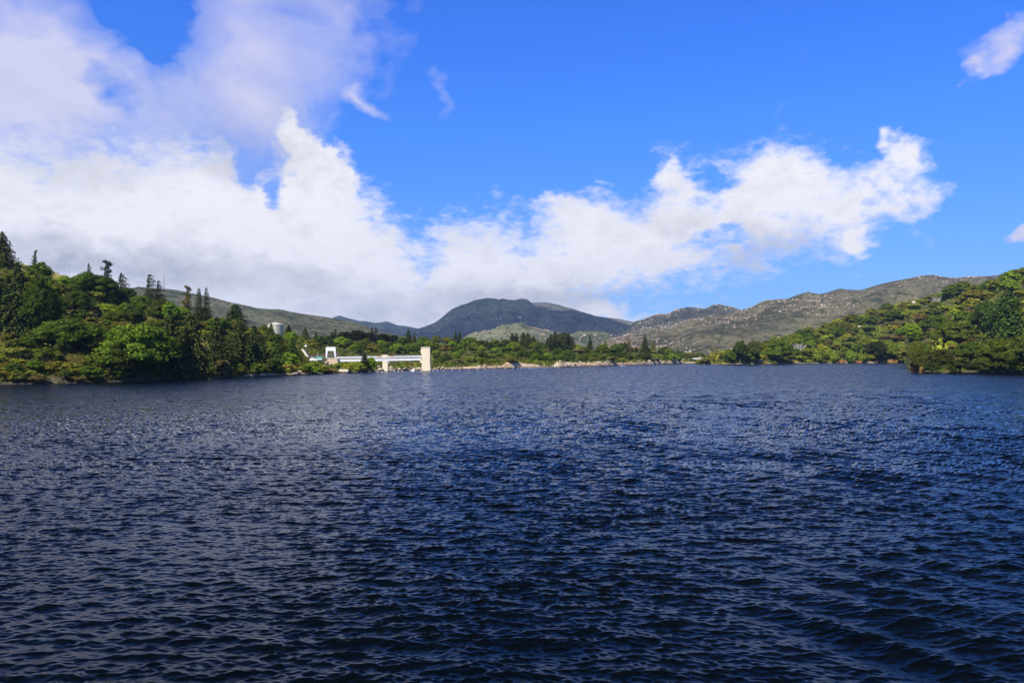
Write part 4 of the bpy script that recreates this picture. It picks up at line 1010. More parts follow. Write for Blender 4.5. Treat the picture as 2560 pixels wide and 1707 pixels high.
M_WHT = paint('white paint', (0.80, 0.81, 0.82), .5, .25)
M_GRY = paint('weathered white rail', (0.62, 0.61, 0.58), .6, .3)
M_TAN = paint('tan concrete', (0.62, 0.46, 0.30), .9, .4, .8)
M_TEAL = paint('teal canvas', (0.08, 0.55, 0.42), .7)
M_RED = paint('red paint', (0.55, 0.07, 0.04), .5)
M_DRK = paint('dark shade paint', (0.03, 0.03, 0.03), .7)
M_TANK = paint('cream tank steel', (0.50, 0.50, 0.36), .6, .35)
M_ROOF = paint('pale roof sheet', (0.60, 0.55, 0.46), .7)
M_SIL = paint('galvanised steel', (0.30, 0.32, 0.33), .5)
M_GLS, n = mat('dark glass'); finish(n, (0.02, 0.025, 0.03), .08, spec=.6)
M_RUB = paint('black rubber', (0.02, 0.02, 0.02), .8)
M_SKIN = paint('skin', (0.45, 0.27, 0.18), .6); M_SHIRT = paint('white shirt', (0.78, 0.76, 0.74), .8); M_TROU = paint('dark trousers', (0.04, 0.05, 0.08), .8)

import bmesh
class Box:
    """collects bevel-edged blocks and prisms"""
    def __init__(s): s.V = []; s.F3 = []; s.F4 = []; s.n = 0
    def prism(s, poly, y0, y1):
        """poly: (x, z) outline, extruded from y0 to y1"""
        k = len(poly)
        V = [(x, y0, z) for x, z in poly] + [(x, y1, z) for x, z in poly]; s.V += V
        for i in range(k): s.F4.append((s.n + i, s.n + (i + 1) % k, s.n + k + (i + 1) % k, s.n + k + i))
        s.polys = getattr(s, 'polys', []); s.polys += [[s.n + i for i in range(k)][::-1], [s.n + k + i for i in range(k)]]
        s.n += 2 * k
    def box(s, x0, x1, y0, y1, z0, z1, b=0.04):
        b = min(b, (x1 - x0) * .3, (z1 - z0) * .3)
        s.prism([(x0 + b, z0), (x1 - b, z0), (x1, z0 + b), (x1, z1 - b), (x1 - b, z1), (x0 + b, z1), (x0, z1 - b), (x0, z0 + b)], y0, y1)
    def mesh(s, name, m):
        me = bpy.data.meshes.new(name); me.from_pydata(s.V, [], [list(f) for f in s.F4] + getattr(s, 'polys', [])); b = bmesh.new(); b.from_mesh(me); bmesh.ops.recalc_face_normals(b, faces=b.faces); b.to_mesh(me); b.free(); me.materials.append(m); return me
def part(name, m, parent, *boxes, polys=()):
    b = Box()
    for q_ in boxes: b.box(*q_)
    for poly, y0, y1 in polys: b.prism(poly, y0, y1)
    return obj(name, b.mesh(name, m), None, parent)
def tubes(name, m, parent, paths, sides=6): return obj(name, tube_mesh(name, paths, m, sides), None, parent)
def root(name, loc, label, cat, group=None, rz=0.0):
    o = bpy.data.objects.new(name, None); COL.objects.link(o); o.location = loc; o.rotation_euler = (0, 0, rz); tag(o, label, cat, group); return o
def px(x, y, Y): return Vector(((x - CX) / FPX * Y, Y, EYE + (HY - y) / FPX * Y))

# intake tower: shaft with a wider head on its left face, brackets and a sloped corbel
Yt = 410.0; s1 = Yt / FPX
t0 = px(1064.5, 0, Yt); zt = px(0, 869, Yt).z
o = root('intake_tower', (t0.x, Yt, 0), 'square cream concrete intake tower standing in the water at the bridge end', 'tower')
hw = 10.3 * s1
part('shaft', M_CON, o, (-hw, hw, 0, 3.6, -3, zt, .12))
part('head', M_CON, o, (-12.3 * s1, -hw, .25, 3.3, zt - 15.5 * s1, zt - .06, .06))
part('parapet', M_CON, o, (-hw - .14, hw + .14, -.14, 3.74, zt, zt + .32, .05))
part('corbel', M_CON, o, polys=[([(-hw, zt - 38.5 * s1), (-hw - 5.2 * s1, zt - 36.5 * s1), (-hw - 4.6 * s1, zt - 33 * s1), (-hw, zt - 31 * s1)], .4, 3.0)])
part('bracket', M_CON, o, (-14 * s1, -12.3 * s1, 1, 2, zt - 9.8 * s1, zt - 7.6 * s1, .03))
part('ledge', M_CON, o, (hw, hw + .3, .3, 3.2, -1, zt - 44 * s1, .05))

# bridge: pale walkway beam with rail above a white box girder, from abutment to tower
A = Vector((px(842, 0, 402).x, 402.0, 6.30)); Bp = Vector((px(1054.3, 0, 411.3).x, 411.6, 6.95))
dv = Bp - A; Ln = Vector((dv.x, dv.y)).length; rz = math.atan2(dv.y, dv.x); sl = dv.z / Ln
o = root('footbridge', A, 'long white girder bridge running from the abutment to the intake tower', 'bridge', rz=rz)
o.rotation_euler = (0, -math.atan(sl), rz)
part('deck_beam', M_GRY, o, (0, Ln, -.7, .7, -.28, .16, .05))
part('girder', M_WHT, o, (-.4, Ln - .5, -.45, .45, -1.72, -.62, .08))
part('rail_panel', M_WHT, o, (0, Ln, -.78, -.72, .22, .62, .02))
tubes('handrail', M_WHT, o, [[(0, -.75, .74, .045), (Ln, -.75, .74, .045)], [(0, .75, .74, .045), (Ln, .75, .74, .045)]] + [[(q_, -.75, .1, .03), (q_, -.75, .74, .03)] for q_ in np.arange(.5, Ln, 1.6)])
for k in range(9):
    q_ = 1.5 + k * (Ln - 3) / 8
    part('strut', M_GRY, o, (q_ - .12, q_ + .12, -.3, .3, -.62, -.28, .02))
Yp = 399.5; c_ = px(963.8, 0, Yp); s2 = Yp / FPX
o = root('bridge_pier', (c_.x, Yp, 0), 'cream concrete pier carrying the middle of the white bridge', 'pier')
part('column', M_CON, o, polys=[([(-6.8 * s2, -2), (6.8 * s2, -2), (6.4 * s2, 4.55), (6.2 * s2, 4.95), (-5.4 * s2, 4.95), (-6.6 * s2, 4.5)], -1.3, 1.3)])
part('cap', M_CON, o, (-6.6 * s2, 6.6 * s2, -1.55, -1.0, 6.55, 8.05, .06))
part('bracket', M_CON, o, (6.4 * s2, 9.6 * s2, -.6, .6, 4.1, 4.75, .04))
o = root('valve_wheel', (c_.x - 3.0, Yp + .6, 6.95), 'red valve gear on the bridge deck left of the pier cap', 'valve', 'red valve gear on the bridge')
part('housing', M_RED, o, (-.95, .3, -.3, .3, .0, .62, .06)); tubes('stem', M_SIL, o, [[(.7, 0, 0, .05), (.7, 0, 1.7, .04)]])
o = root('valve_wheel', (c_.x + 2.6, Yp + 1.4, 6.95), 'red valve gear on the bridge deck right of the pier cap', 'valve', 'red valve gear on the bridge')
part('housing', M_RED, o, (-.9, 1.2, -.25, .25, .25, .62, .05)); part('bed', M_WHT, o, (-1.1, 1.4, -.3, .3, 0, .25, .03))

# abutment and white portal frame
Ya = 400.0; s3 = Ya / FPX
c_ = px(831, 0, Ya); zb = 8 - 8.2 * s3
o = root('abutment', (c_.x, Ya, 0), 'stained tan concrete block carrying the shore end of the bridge', 'abutment')
part('block', M_TAN, o, polys=[([(-10 * s3, 2.4), (13 * s3, 2.4), (13 * s3, zb), (-13 * s3, zb), (-13 * s3, zb - 1.3)], 0, 5)])
part('footing', M_TAN, o, (-8 * s3, 12 * s3, -.3, 5, -1, 2.4, .1))
part('coping', M_WHT, o, (-14 * s3, 14 * s3, -.25, 5.2, zb, zb + .16, .04))
c_ = px(827.2, 0, Ya + 1); W2 = 12.3 * s3; Hf = 27 * s3
o = root('gate_frame', (c_.x, Ya + 1.2, zb + .16), 'white portal frame with trapezoid opening standing on the tan abutment', 'frame')
part('lintel', M_WHT, o, (-W2, W2, -.6, .6, Hf - 9.4 * s3, Hf, .05))
part('leg', M_WHT, o, polys=[([(-W2, 0), (-W2 + 2.1 * s3, 0), (-W2 + 4.7 * s3, Hf - 9.4 * s3), (-W2, Hf - 9.4 * s3)], -.6, .6)])
part('leg', M_WHT, o, polys=[([(W2 - 1.6 * s3, 0), (W2, 0), (W2, Hf - 9.4 * s3), (W2 - 4.6 * s3, Hf - 9.4 * s3)], -.6, .6)])
# low concrete shed at the waterline
c_ = px(858, 0, 345)
o = root('pump_shed', (c_.x, 345.5, 0), 'low concrete shed with flat slab roof at the waterline under the bridge', 'shed')
part('roof_slab', M_CON, o, (-1.95, 1.95, -.2, 3, .78, 1.75, .05)); part('wall', M_DRK, o, (-1.6, 1.5, .1, 2.8, .1, .78, .02)); part('sill', M_TAN, o, (-1.75, 1.8, -.1, 3, -.6, .1, .03))  # near-black wall paints the shade in the opening under the slab
# teal cover, low white wall and poles on the terrace
Y5 = 402.0; s5 = Y5 / FPX
g5 = 8 - 11.5 * s5
c_ = px(799, 0, Y5); o = root('covered_boat', (c_.x, Y5, g5), 'teal canvas cover over a pale hull beside the white portal frame', 'boat')
part('hull', M_WHT, o, polys=[([(-7.4 * s5, .45), (-5.5 * s5, -.1), (6 * s5, -.1), (7.6 * s5, .6)], -.8, .8)])
part('cover', M_TEAL, o, polys=[([(-8 * s5, .42), (7.8 * s5, .58), (6.2 * s5, 1.05), (0, 1.3), (-5 * s5, 1.05)], -.9, .9)])
c_ = px(783, 0, Y5)
o = root('terrace_wall', (c_.x, Y5 + .2, g5), 'low white wall along the terrace left of the teal cover', 'wall'); part('wall', M_WHT, o, (-8.5 * s5, 6.5 * s5, 0, .3, -.6, .62, .03)); part('pillar', M_WHT, o, (-4.6 * s5, -1.4 * s5, -.12, .5, .62, 1.1, .03))
tubes_ = [(794.5, 881, 893.5, 'taller white post behind the teal cover'), (790.8, 884, 893.5, 'shorter grey post behind the teal cover')]
for x, yt, yb, lab in tubes_:
    a = px(x, yb, Y5 + 1.5); h = (yb - yt) * s5; o = tubes('post', M_WHT if x > 793 else M_SIL, None, [[(0, 0, -1, .07), (0, 0, h, .06)], [(0, 0, h * .2, .04), (.5, 0, h * .17, .04)]]); o.location = a; tag(o, lab, 'post', 'posts on the terrace')
# ground platform under these
o = root('terrace', (px(797, 0, 406).x, 406, 0), 'pale retaining terrace below the teal cover', 'terrace'); part('slab', M_TAN, o, (-26 * s5, 14 * s5, -3.5, 6, 1.2, g5 - .12, .1)); part('kerb', M_WHT, o, (-26 * s5, 14 * s5, -3.7, -3.5, g5 - .5, g5 - .04, .03))
# concrete chute up the slope and white canopy above it
a = hill_l.hit(769, 893); Yc = 406.0
p1, p0 = px(762, 873, Yc + 6), px(769.5, 891, Yc)
o = root('concrete_chute', p0, 'pale concrete chute running down the bank left of the bridge works', 'chute')
dx_ = p1.x - p0.x; dz_ = p1.z - p0.z
part('channel', M_CON, o, polys=[([(-.7, -.2), (.2, -.2), (dx_ + .45, dz_), (dx_ - .45, dz_ + .1)], 0, 1.2)]); part('lip', M_WHT, o, polys=[([(.2, -.2), (.42, -.2), (dx_ + .7, dz_), (dx_ + .45, dz_)], -.15, 1.3)])
a = px(764, 866.5, Yc + 10)
o = root('lamp_canopy', a, 'small white canopy on a post above the concrete chute', 'canopy'); part('canopy', M_WHT, o, polys=[([(-.85, 0), (.75, 0), (.6, .75), (.2, .85), (.05, 1.1), (-.1, .7), (-.3, .3)], -.7, .7)]); tubes('post', M_SIL, o, [[(.2, 0, -4, .08), (.2, 0, 0, .07)]])
for x, y, w, h, lab in [(778, 849.5, 7, 4.5, 'small white roofed hut in the brush above the portal frame'), (721, 841, 6, 3.5, 'tiny white hut below the right side of the water tank'), (1453, 866, 9, 6, 'white cottage behind the bright small tree right of the large pine grove')]:
    p = hill_l.hit(x, y); m_ = p.y / FPX
    o = root('hut', p, lab, 'hut', 'small white huts among the trees'); W_, H_ = w * m_ / 2, h * m_
    part('wall', M_WHT, o, (-W_, W_, -W_, W_, -2, H_ * .6, .02)); part('roof', M_ROOF, o, polys=[([(-W_ * 1.2, H_ * .6), (W_ * 1.2, H_ * .6), (0, H_ * 1.05)], -W_ * 1.15, W_ * 1.15)]); part('door', M_DRK, o, (-W_ * .25, W_ * .2, -W_ - .05, -W_ - .01, -.3, H_ * .45, .01))
# water tank on the hill
Yk = 470.0; s6 = Yk / FPX; c_ = px(688.5, 829, Yk)
def lathe(prof, k=40): return [[(0, 0, z, r) for z, r in prof]]
o = root('water_tank', c_, 'large cream cylindrical water tank with low cone roof on the hill', 'tank')
R6 = 19.0 * s6; H6 = 17 * s6
obj('shell', tube_mesh('shell', lathe([(-3, R6), (H6, R6)]), M_TANK, 40), None, o)
me = tube_mesh('roof', lathe([(H6, R6 * 1.02), (H6 + .02, R6 * 1.03), (H6 + .18, R6 * 1.03), (H6 + 6.5 * s6, .02)]), M_ROOF, 40); me.polygons.foreach_set('use_smooth', [False] * len(me.polygons)); obj('roof', me, None, o)
tubes('vent_pipe', M_SIL, o, [[(0, 0, H6 + 6 * s6, .15), (0, 0, H6 + 8.5 * s6, .15)], [(0, 0, H6 + 8.5 * s6, .3), (0, 0, H6 + 9 * s6, .3)]])
for q_, lab in ((0, 0),): tubes('ladder', M_SIL, o, [[(R6 * .5 + q2, -R6 * .88, -2, .04), (R6 * .5 + q2, -R6 * .88, H6, .04)] for q2 in (0, .4)])

# picnic shelter, flagpole and cars by the far beach
p = hill_l.hit(1748, 903); Ys = p.y; m_ = Ys / FPX
o = root('picnic_shelter', (px(1748, 0, Ys).x, Ys, p.z), 'open picnic shelter with long pale roof behind the far beach', 'shelter')
zr = px(0, 898, Ys).z - p.z; Ws = 15 * m_
part('roof', M_ROOF, o, polys=[([(-Ws, zr), (Ws, zr), (Ws * .97, zr + 3.9 * m_), (-Ws * .97, zr + 3.5 * m_)], -3, 4)])
for q_ in np.linspace(-.93, .93, 6): part('post', M_GRY, o, (Ws * q_ - .12, Ws * q_ + .12, -2.6, -2.36, -1, zr, .02))
part('shade_panel', M_DRK, o, (-Ws * .9, Ws * .9, 3.2, 3.4, -1, zr, .02)); part('table', M_GRY, o, (-Ws * .3, -Ws * .1, -1.5, -.7, .6, .75, .02), (-Ws * .22, -Ws * .18, -1.2, -1, -.5, .6, .01))  # dark panel at the back paints the shade under the shelter roof
a = px(1749.5, 903, Ys - 6); h = 15 * m_
o = tubes('flagpole', M_WHT, None, [[(0, 0, -1, .16), (0, 0, h * .6, .13), (0, 0, h, .09)]]); o.location = a; tag(o, 'tall white pole in front of the picnic shelter', 'pole')
a = px(1679.5, 902.5, 775); o = tubes('sign_post', M_WHT, None, [[(0, 0, -1, .14), (0, 0, 1.6, .12)], [(-.3, 0, 1.5, .05), (.3, 0, 1.5, .05)]]); o.location = a; tag(o, 'short white post at the left end of the far beach', 'post')
def car_proto(loc, label, body, ln=4.4, van=False):
    o = root('parked_car', loc, label, 'car', 'cars parked behind the far beach'); h = 1.35 if not van else 1.85; a = ln / 2
    prof = [(-a, .35), (a, .35), (a, .75), (a * .92, .86), (a * .45, .95), (a * .2, h), (-a * .72, h), (-a * .95, .95), (-a, .8)]
    part('body', body, o, polys=[(prof, -.85, .85)])
    part('window', M_GLS, o, polys=[([(a * .38, .97), (a * .17, h - .08), (-a * .68, h - .08), (-a * .85, .97)], -.87, .87)])
    for sx in (-.62, .62):
        for sy in (-.88, .72):
            w = tubes('wheel', M_RUB, o, [[(a * sx, sy, .33, .33), (a * sx, sy + .16, .33, .33)]], 14)
            tubes('rim', M_SIL, w, [[(a * sx, sy - .02, .33, .19), (a * sx, sy, .33, .19)]], 10)
    return o
M_CW = paint('white car paint', (0.78, 0.78, 0.78), .3); M_CD = paint('dark car paint', (0.05, 0.06, 0.08), .3); M_CS = paint('silver car paint', (0.45, 0.46, 0.48), .3)
for x, y, lab, mm, ln, van in [(1687, 902.3, 'white car nearest the left end of the far beach', M_CW, 4.2, False), (1696.5, 902, 'dark car between the two white ones under the spreading tree', M_CD, 4.3, False), (1704, 901.8, 'silver car beside the white van', M_CS, 4.0, False),
                           (1712.5, 901.6, 'white van in the middle of the parked row', M_CW, 4.8, True), (1725, 901, 'white car closest to the picnic shelter', M_CW, 4.1, False)]:
    q_ = hill_l.hit(x, y); car_proto(Vector((q_.x, q_.y, q_.z - .05)), lab, mm, ln, van)

# lattice pylons and the ridge mast
def pylon(hill, x, yt, yb, w, label, mast=False):
    p = hill.hit(x, yb); m_ = p.y / FPX; H = (yb - yt) * m_ * 1.02; r = w * m_ / 2; o = root('radio_mast' if mast else 'power_pylon', p, label, 'mast' if mast else 'pylon', None if mast else 'power pylons')
    th = m_ * .28
    if mast:
        tubes('pole', M_SIL, o, [[(0, 0, -2, th * 1.3), (0, 0, H, th)]]); tubes('guy_wire', M_SIL, o, [[(sx * H * .25, 0, -1, th * .25), (0, 0, H * .8, th * .25)] for sx in (-1, 1)]); return
    legs = []
    for sx in (-1, 1):
        for sy in (-1, 1): legs.append([(sx * r, sy * r, -2, th), (sx * r * .3, sy * r * .3, H * .7, th * .8), (0, 0, H, th * .6)])
    tubes('legs', M_SIL, o, legs, 4)
    br = []
    for k in range(7):
        z0, z1 = H * k / 8, H * (k + 1) / 8; f0, f1 = 1 - .98 * z0 / H, 1 - .98 * z1 / H
        br += [[(-r * f0, -r * f0, z0, th * .4), (r * f1, -r * f1, z1, th * .4)], [(r * f0, -r * f0, z0, th * .4), (-r * f1, -r * f1, z1, th * .4)]]
    tubes('bracing', M_SIL, o, br, 4); tubes('crossarm', M_SIL, o, [[(-r * 1.3, 0, H * z, th * .7), (r * 1.3, 0, H * z, th * .7)] for z in (.68, .82)], 4)
pylon(hill_f, 1672, 804, 822.5, 6, 'taller lattice pylon standing on the boulder slope')
pylon(hill_f, 1689, 806, 818, 4, 'fainter lattice pylon just right of the taller one')
pylon(hill_f, 2115, 707, 724.5, 2, 'thin mast on the bouldered skyline at right', True)

# fishing boat with one person
Yb = 556.0; a = px(1556, 0, Yb)
o = root('fishing_boat', (a.x, Yb, 0), 'small white fishing boat on the far water', 'boat', rz=.12)
def hull_mesh(L, W, H):
    V = []; F = []; st = 11; pf = 6
    for i in range(st):
        u = -1 + 2 * i / (st - 1); w = W / 2 * (1 - max(0, u) ** 2.4) * (.92 if u < -.8 else 1); sh = H * (1 + .25 * max(0, u) ** 2)
        for j in range(pf * 2 - 1):
            t = (j - pf + 1) / (pf - 1); V.append((u * L / 2, w * np.sign(t) * abs(t) ** .6, -.12 + sh * abs(t) ** 2.2 + .12 * max(0, u) ** 3))
    k = pf * 2 - 1
    for i in range(st - 1):
        for j in range(k - 1): F.append((i * k + j, i * k + j + 1, (i + 1) * k + j + 1, (i + 1) * k + j))
    me = bpy.data.meshes.new('hull'); me.from_pydata(V, [], F + [list(range(k))]); me.materials.append(M_WHT); return me
obj('hull', hull_mesh(3.6, 1.5, .62), None, o)
part('bench', M_GRY, o, (-.9, -.55, -.62, .62, .22, .3, .02), (.45, .8, -.55, .55, .25, .33, .02)); part('motor', M_RUB, o, (-2.0, -1.78, -.15, .15, -.1, .75, .04)); part('locker', M_WHT, o, (.9, 1.45, -.4, .4, .2, .62, .05))
def skin_body(name, verts, edges, m, parent=None):
    me = bpy.data.meshes.new(name); me.from_pydata([v[:3] for v in verts], edges, []); ob = obj(name, me, m, parent)
    md = ob.modifiers.new('Skin', 'SKIN'); md.use_smooth_shade = True
    for i, v in enumerate(verts): me.skin_vertices[0].data[i].radius = (v[3], v[3]); me.skin_vertices[0].data[i].use_root = (i == 0)
    ob.modifiers.new('Sub', 'SUBSURF').levels = 1; ob.modifiers['Sub'].render_levels = 1
    return ob
pe_ = skin_body('person', [(0, 0, .32, .13), (0, 0, .55, .13), (.02, 0, .80, .15), (.03, 0, .90, .07), (.05, 0, 1.06, .10), (.04, 0, 1.14, .08), (.0, .17, .82, .055), (.16, .22, .60, .045), (.36, .12, .62, .035), (0, -.17, .82, .055), (.16, -.22, .60, .045), (.36, -.12, .60, .035),
      (.22, .10, .34, .085), (.45, .12, .34, .065), (.48, .12, .02, .05), (.58, .12, .0, .035), (.22, -.10, .34, .085), (.45, -.12, .34, .065), (.48, -.12, .02, .05), (.58, -.12, .0, .035)],
      [(0, 1), (1, 2), (2, 3), (3, 4), (4, 5), (2, 6), (6, 7), (7, 8), (2, 9), (9, 10), (10, 11), (0, 12), (12, 13), (13, 14), (14, 15), (0, 16), (16, 17), (17, 18), (18, 19)], M_SHIRT)
pe_.location = (a.x - .75, Yb - .05, .05); tag(pe_, 'person in a pale shirt seated in the small white fishing boat', 'person')
hat = tubes('hat', M_WHT, pe_, [[(.05, 0, 1.13, .19), (.05, 0, 1.15, .18), (.05, 0, 1.16, .11), (.05, 0, 1.24, .09)]], 10)

# float line off the intake and the swimming beach
def buoy(r):
    pr = [(-.6 * r, .3 * r), (-.5 * r, .75 * r), (0, 1.0 * r), (.5 * r, .82 * r), (.8 * r, .45 * r), (.95 * r, .16 * r), (1.2 * r, .14 * r), (1.22 * r, .02)]
    return tube_mesh('buoy', lathe(pr), M_WHT, 14)
BM, BG = buoy(.30), buoy(1.0)
BX = [(903, 930.5), (923, 930), (944, 929.6), (955, 929.2), (966, 929), (986, 928.4), (996, 928), (1006, 927.9), (1027, 927.6), (1052, 927.2), (1063, 927), (1073, 926.8), (1083, 926.6), (1094, 926.5), (1110, 926), (1130, 925.4), (1150, 924.8), (1172, 924.2), (1194, 923.7), (1214, 923.3), (1234, 922.7), (1263, 922),
      (1283, 921.4), (1294, 921.1), (1301, 921), (1306, 920.9), (1314, 920.7), (1321, 920.5), (1326, 920.3), (1330, 920.2), (1337, 920), (1343, 919.9), (1350, 919.7), (1357, 919.5), (1363, 919.4), (1370, 919.2), (1377, 919.1), (1386, 918.9), (1395, 918.7)]
ORD = 'first second third fourth fifth sixth seventh eighth ninth tenth eleventh twelfth thirteenth fourteenth fifteenth sixteenth seventeenth eighteenth nineteenth twentieth'.split()
CNT = {}
for i, (x, y) in enumerate(BX):
    Yq = FPX * EYE / (y - HY); o = obj('buoy', BM); o.location = ((x - CX) / FPX * Yq, Yq, 0)
    ph = 'white float right of the intake tower in the wide-spaced line' if 1076 < x < 1270 else 'white float from the left in the line under the bridge' if x <= 1076 else 'white float from the left in the close-set string off the pale cliff'
    CNT[ph] = CNT.get(ph, -1) + 1; lab = ORD[CNT[ph]] + ' ' + ph
    tag(o, lab, 'buoy', 'floats right of the tower' if 1076 < x < 1270 else 'floats under the bridge' if x <= 1076 else 'close-set floats off the pale cliff')
a = px(1033, 0, 396); o = obj('buoy', BG); o.location = (a.x, 396, 0); tag(o, 'large round pinkish-white buoy left of the intake tower', 'buoy')

# ------------------------------------------------------------------ boulders
def rock_mesh(seed, flat=.7, sub=2):
    g = np.random.default_rng(seed); bm = bmesh.new(); bmesh.ops.create_icosphere(bm, subdivisions=sub, radius=.5)
    cuts = [(Vector(g.normal(size=3)).normalized(), g.uniform(.28, .42)) for _ in range(7)]
    for v in bm.verts:
        for n_, d in cuts:
            e = v.co.dot(n_) - d
            if e > 0: v.co -= n_ * e * .85
        v.co *= 1 + float(fbm(v.co.x * 3 + seed, v.co.y * 3 + v.co.z * 2, 2, 2)) * .18
        v.co.z = v.co.z * flat + .12
    me = bpy.data.meshes.new('boulder'); bm.to_mesh(me); bm.free(); me.materials.append(M_ROCK); return me
ROCKS = [rock_mesh(s) for s in range(5)]
def rock(hill, x, y, w, h, label, group):
    p = hill.hit(x, y + h * .5); m_ = p.y / FPX; o = obj('boulder', ROCKS[rnd.randrange(5)]); o.location = p + Vector((0, -w * m_ * .2, h * m_ * .35)); o.scale = (w * m_ * 1.15, w * m_ * .9, h * m_ * 1.7); o.rotation_euler = (0, 0, rnd.uniform(0, 6.28)); tag(o, label, 'boulder', group)
GB = 'boulders showing on the right hill'
for x, y, w, h, lab in [(2285, 757, 14, 9, 'highest big white boulder on the right hill'), (2277, 767, 9, 6, 'boulder just under the highest white one'), (2265, 772, 11, 8, 'slanted boulder left of and below the highest white one'), (2302, 755, 9, 4, 'flat rock right of the highest white boulder'),
      (2212, 787, 12, 7, 'orange-topped rock at the right end of the split ledge'), (2198, 791, 16, 5, 'long upper slab of the split orange ledge'), (2196, 796, 14, 4, 'long lower slab of the split orange ledge'), (2180, 798, 9, 6, 'tan rock at the left foot of the split ledge'), (2197, 782, 6, 6, 'small upright stone above the split ledge'),
      (2148, 817, 8, 6, 'round boulder alone on the mid slope'), (2174, 812, 6, 5, 'small pale stone right of the round one'), (2112, 817, 6, 6, 'stone sitting over the willow thicket'), (2101, 831, 7, 5, 'white stone just above the willow thicket'), (2127, 837, 12, 4, 'pale flat slab above the willow thicket'),
      (1945, 834, 18, 8, 'large two-lobed cream boulder on the low ridge'), (1935, 837, 8, 5, 'smaller rock at the left of the two-lobed boulder'), (1990, 826, 14, 7, 'orange boulder on the low ridge'),
      (2333, 903, 12, 6, 'leftmost white boulder at the waterline beside the sprig bush'), (2347, 901, 10, 5, 'tall white boulder at the waterline beside the sprig bush'), (2362, 905, 16, 4, 'low flat boulder at the waterline'), (2373, 902, 14, 7, 'largest white boulder at the waterline'), (2388, 905, 10, 4, 'small boulder ending the waterline group'),
      (1900, 902, 12, 6, 'brown rock at the waterline left of the big shore oak'), (1990, 907, 10, 3, 'flat rock at the waterline right of the big shore oak')]:
    rock(hill_r, x, y, w, h, lab, GB)
for x, y, w, h, lab in [(938, 911, 10, 6, 'pale boulder up the bank left of the pier'), (948, 917, 12, 6, 'second pale boulder, lower and closer to the pier'), (952, 923, 14, 6, 'reddish slab at the foot of the pier'), (978, 920, 12, 7, 'tan boulder right of the pier'), (998, 924, 9, 5, 'pale block on the shore under the bridge'),
      (1011, 922, 11, 7, 'orange boulder left of the golden bush'), (1007, 926, 6, 3, 'little stone in front of the orange boulder'), (818, 907, 12, 8, 'white riprap rock below the abutment'), (826, 912, 10, 6, 'pinkish riprap rock below the abutment'), (812, 913, 10, 5, 'flat riprap rock left below the abutment'),
      (1097, 921, 8, 6, 'round yellow rock right of the intake tower'), (1108, 922, 8, 5, 'second yellow rock right of the intake tower'), (748, 930, 14, 7, 'orange rock on the bank left of the bridge works'), (738, 934, 16, 5, 'flat orange rock touching the water below the golden bush'), (670, 936, 12, 5, 'orange rock below the small waterline trees')]:
    rock(hill_l, x, y, w, h, lab, 'boulders along the left shore')

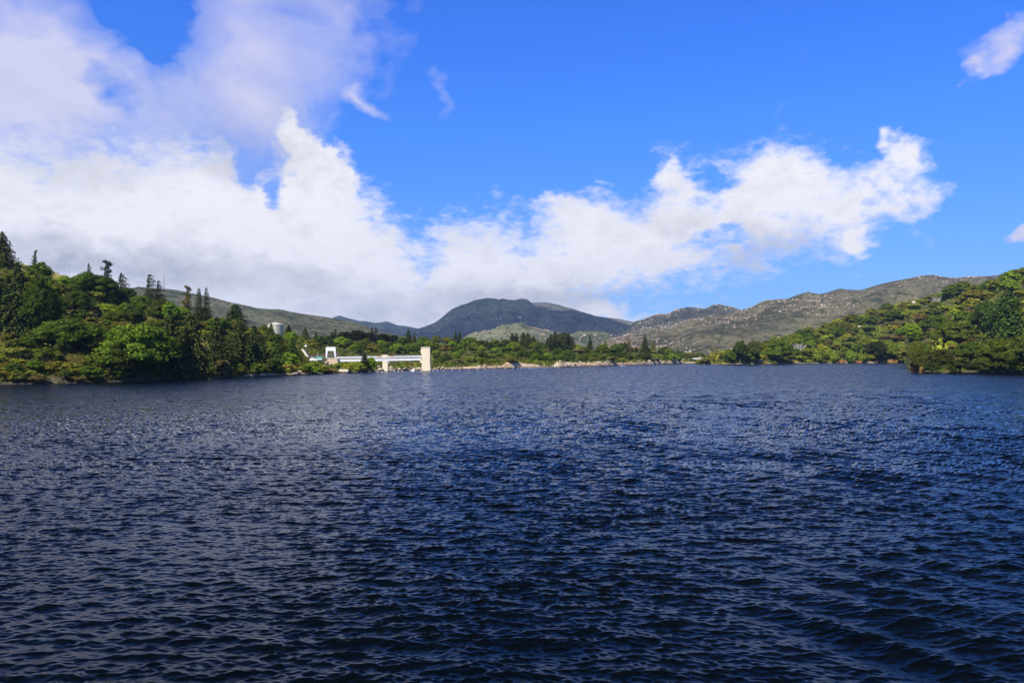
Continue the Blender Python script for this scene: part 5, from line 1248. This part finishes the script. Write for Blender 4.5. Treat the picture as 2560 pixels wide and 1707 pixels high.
def rubble(name, label, hill, n, region, smin, smax, seed, m, dens):
    g = np.random.default_rng(seed); x = g.uniform(region[0], region[1], n * 6); t = g.uniform(region[2], region[3], n * 6)
    Y = hill.Y0(x) + (hill.Y1(x) - hill.Y0(x)) * t; X = (x - CX) / FPX * Y
    z = hill.z(x, Y); py = HY - (z - EYE) / Y * FPX
    w = fbm(X / dens, Y / dens, 3, seed) + .35 * fbm(X / dens * 4, Y / dens * 4, 2, seed + 4)
    keep = np.argsort(-(w + g.normal(0, .24, len(w))))[:n]
    X, Y, z = X[keep], Y[keep], z[keep]
    b = np.array(ROCKS_LOW[0][0]); f = np.array(ROCKS_LOW[0][1]); k = len(b)
    s = smin * (smax / smin) ** (g.random(n) ** 2.2); an = g.uniform(0, 6.28, n)
    J = b[None] * g.uniform(.75, 1.2, (n, k, 1)) * np.stack([s * g.uniform(.8, 1.6, n), s, s * g.uniform(.6, 1.1, n)], 1)[:, None]
    c_, s_ = np.cos(an)[:, None], np.sin(an)[:, None]
    V = np.stack([J[..., 0] * c_ - J[..., 1] * s_ + X[:, None], J[..., 0] * s_ + J[..., 1] * c_ + Y[:, None], J[..., 2] + (z + s * .15)[:, None]], -1).reshape(-1, 3)
    F = (f[None] + (np.arange(n) * k)[:, None, None]).reshape(-1, 3)
    o = obj(name, mesh_np(name, V, F), m); tag(o, label, 'boulders', kind='stuff')
bm = bmesh.new(); bmesh.ops.create_icosphere(bm, subdivisions=1, radius=.5)
ROCKS_LOW = [([tuple(v.co) for v in bm.verts], [tuple(v.index for v in f.verts) for f in bm.faces])]; bm.free()
rubble('boulder_field', 'pale granite boulders strewn over the long right ridge', hill_f, 8500, (1500, 2560, .12, 1.0), .8, 5.4, 3, M_FROCK, 190.0)
rubble('bank_stones', 'tan stones along the eroded far bank', hill_l, 900, (930, 1760, .001, .035), .3, 1.8, 12, M_ROCK, 14.0)
rubble('foothill_boulders', 'pale boulders scattered over the low foothills', hill_d2, 620, (1150, 1560, .2, 1.0), 1.5, 9, 5, M_FROCK, 180.0)
rubble('mountain_rocks', 'rock outcrops on the central mountain', hill_d, 420, (1040, 1560, .1, .95), 3, 11, 6, M_FROCK, 500.0)
rubble('ridge_rocks', 'rock outcrops on the farther right ridge', hill_e, 700, (1580, 1900, .3, 1.0), 2.5, 10, 7, M_FROCK, 260.0)
rubble('slope_rocks', 'small rocks on the left ridge', hill_b, 160, (330, 1000, .2, .95), 1, 3.5, 8, M_FROCK, 120.0)

# ------------------------------------------------------------------ air
HAZE = 5.4e-5
m, n = mat('haze')
v = n.n('ShaderNodeVolumePrincipled', ins={'Color': (0.42, 0.62, 1.0), 'Density': HAZE, 'Anisotropy': 0.2})
n.n('ShaderNodeOutputMaterial', ins={1: v.outputs[0]})
bm = bmesh.new(); bmesh.ops.create_cube(bm, size=1.0)
for v in bm.verts: v.co = Vector((v.co.x * 18000, 4650 + v.co.y * 9700, 308 + v.co.z * 624))
bmesh.ops.recalc_face_normals(bm, faces=bm.faces)
me = bpy.data.meshes.new('haze'); bm.to_mesh(me); bm.free(); me.materials.append(m)
hz = bpy.data.objects.new('haze', me); COL.objects.link(hz); tag(hz, 'thin blue air over the lake and hills', 'haze', kind='stuff')
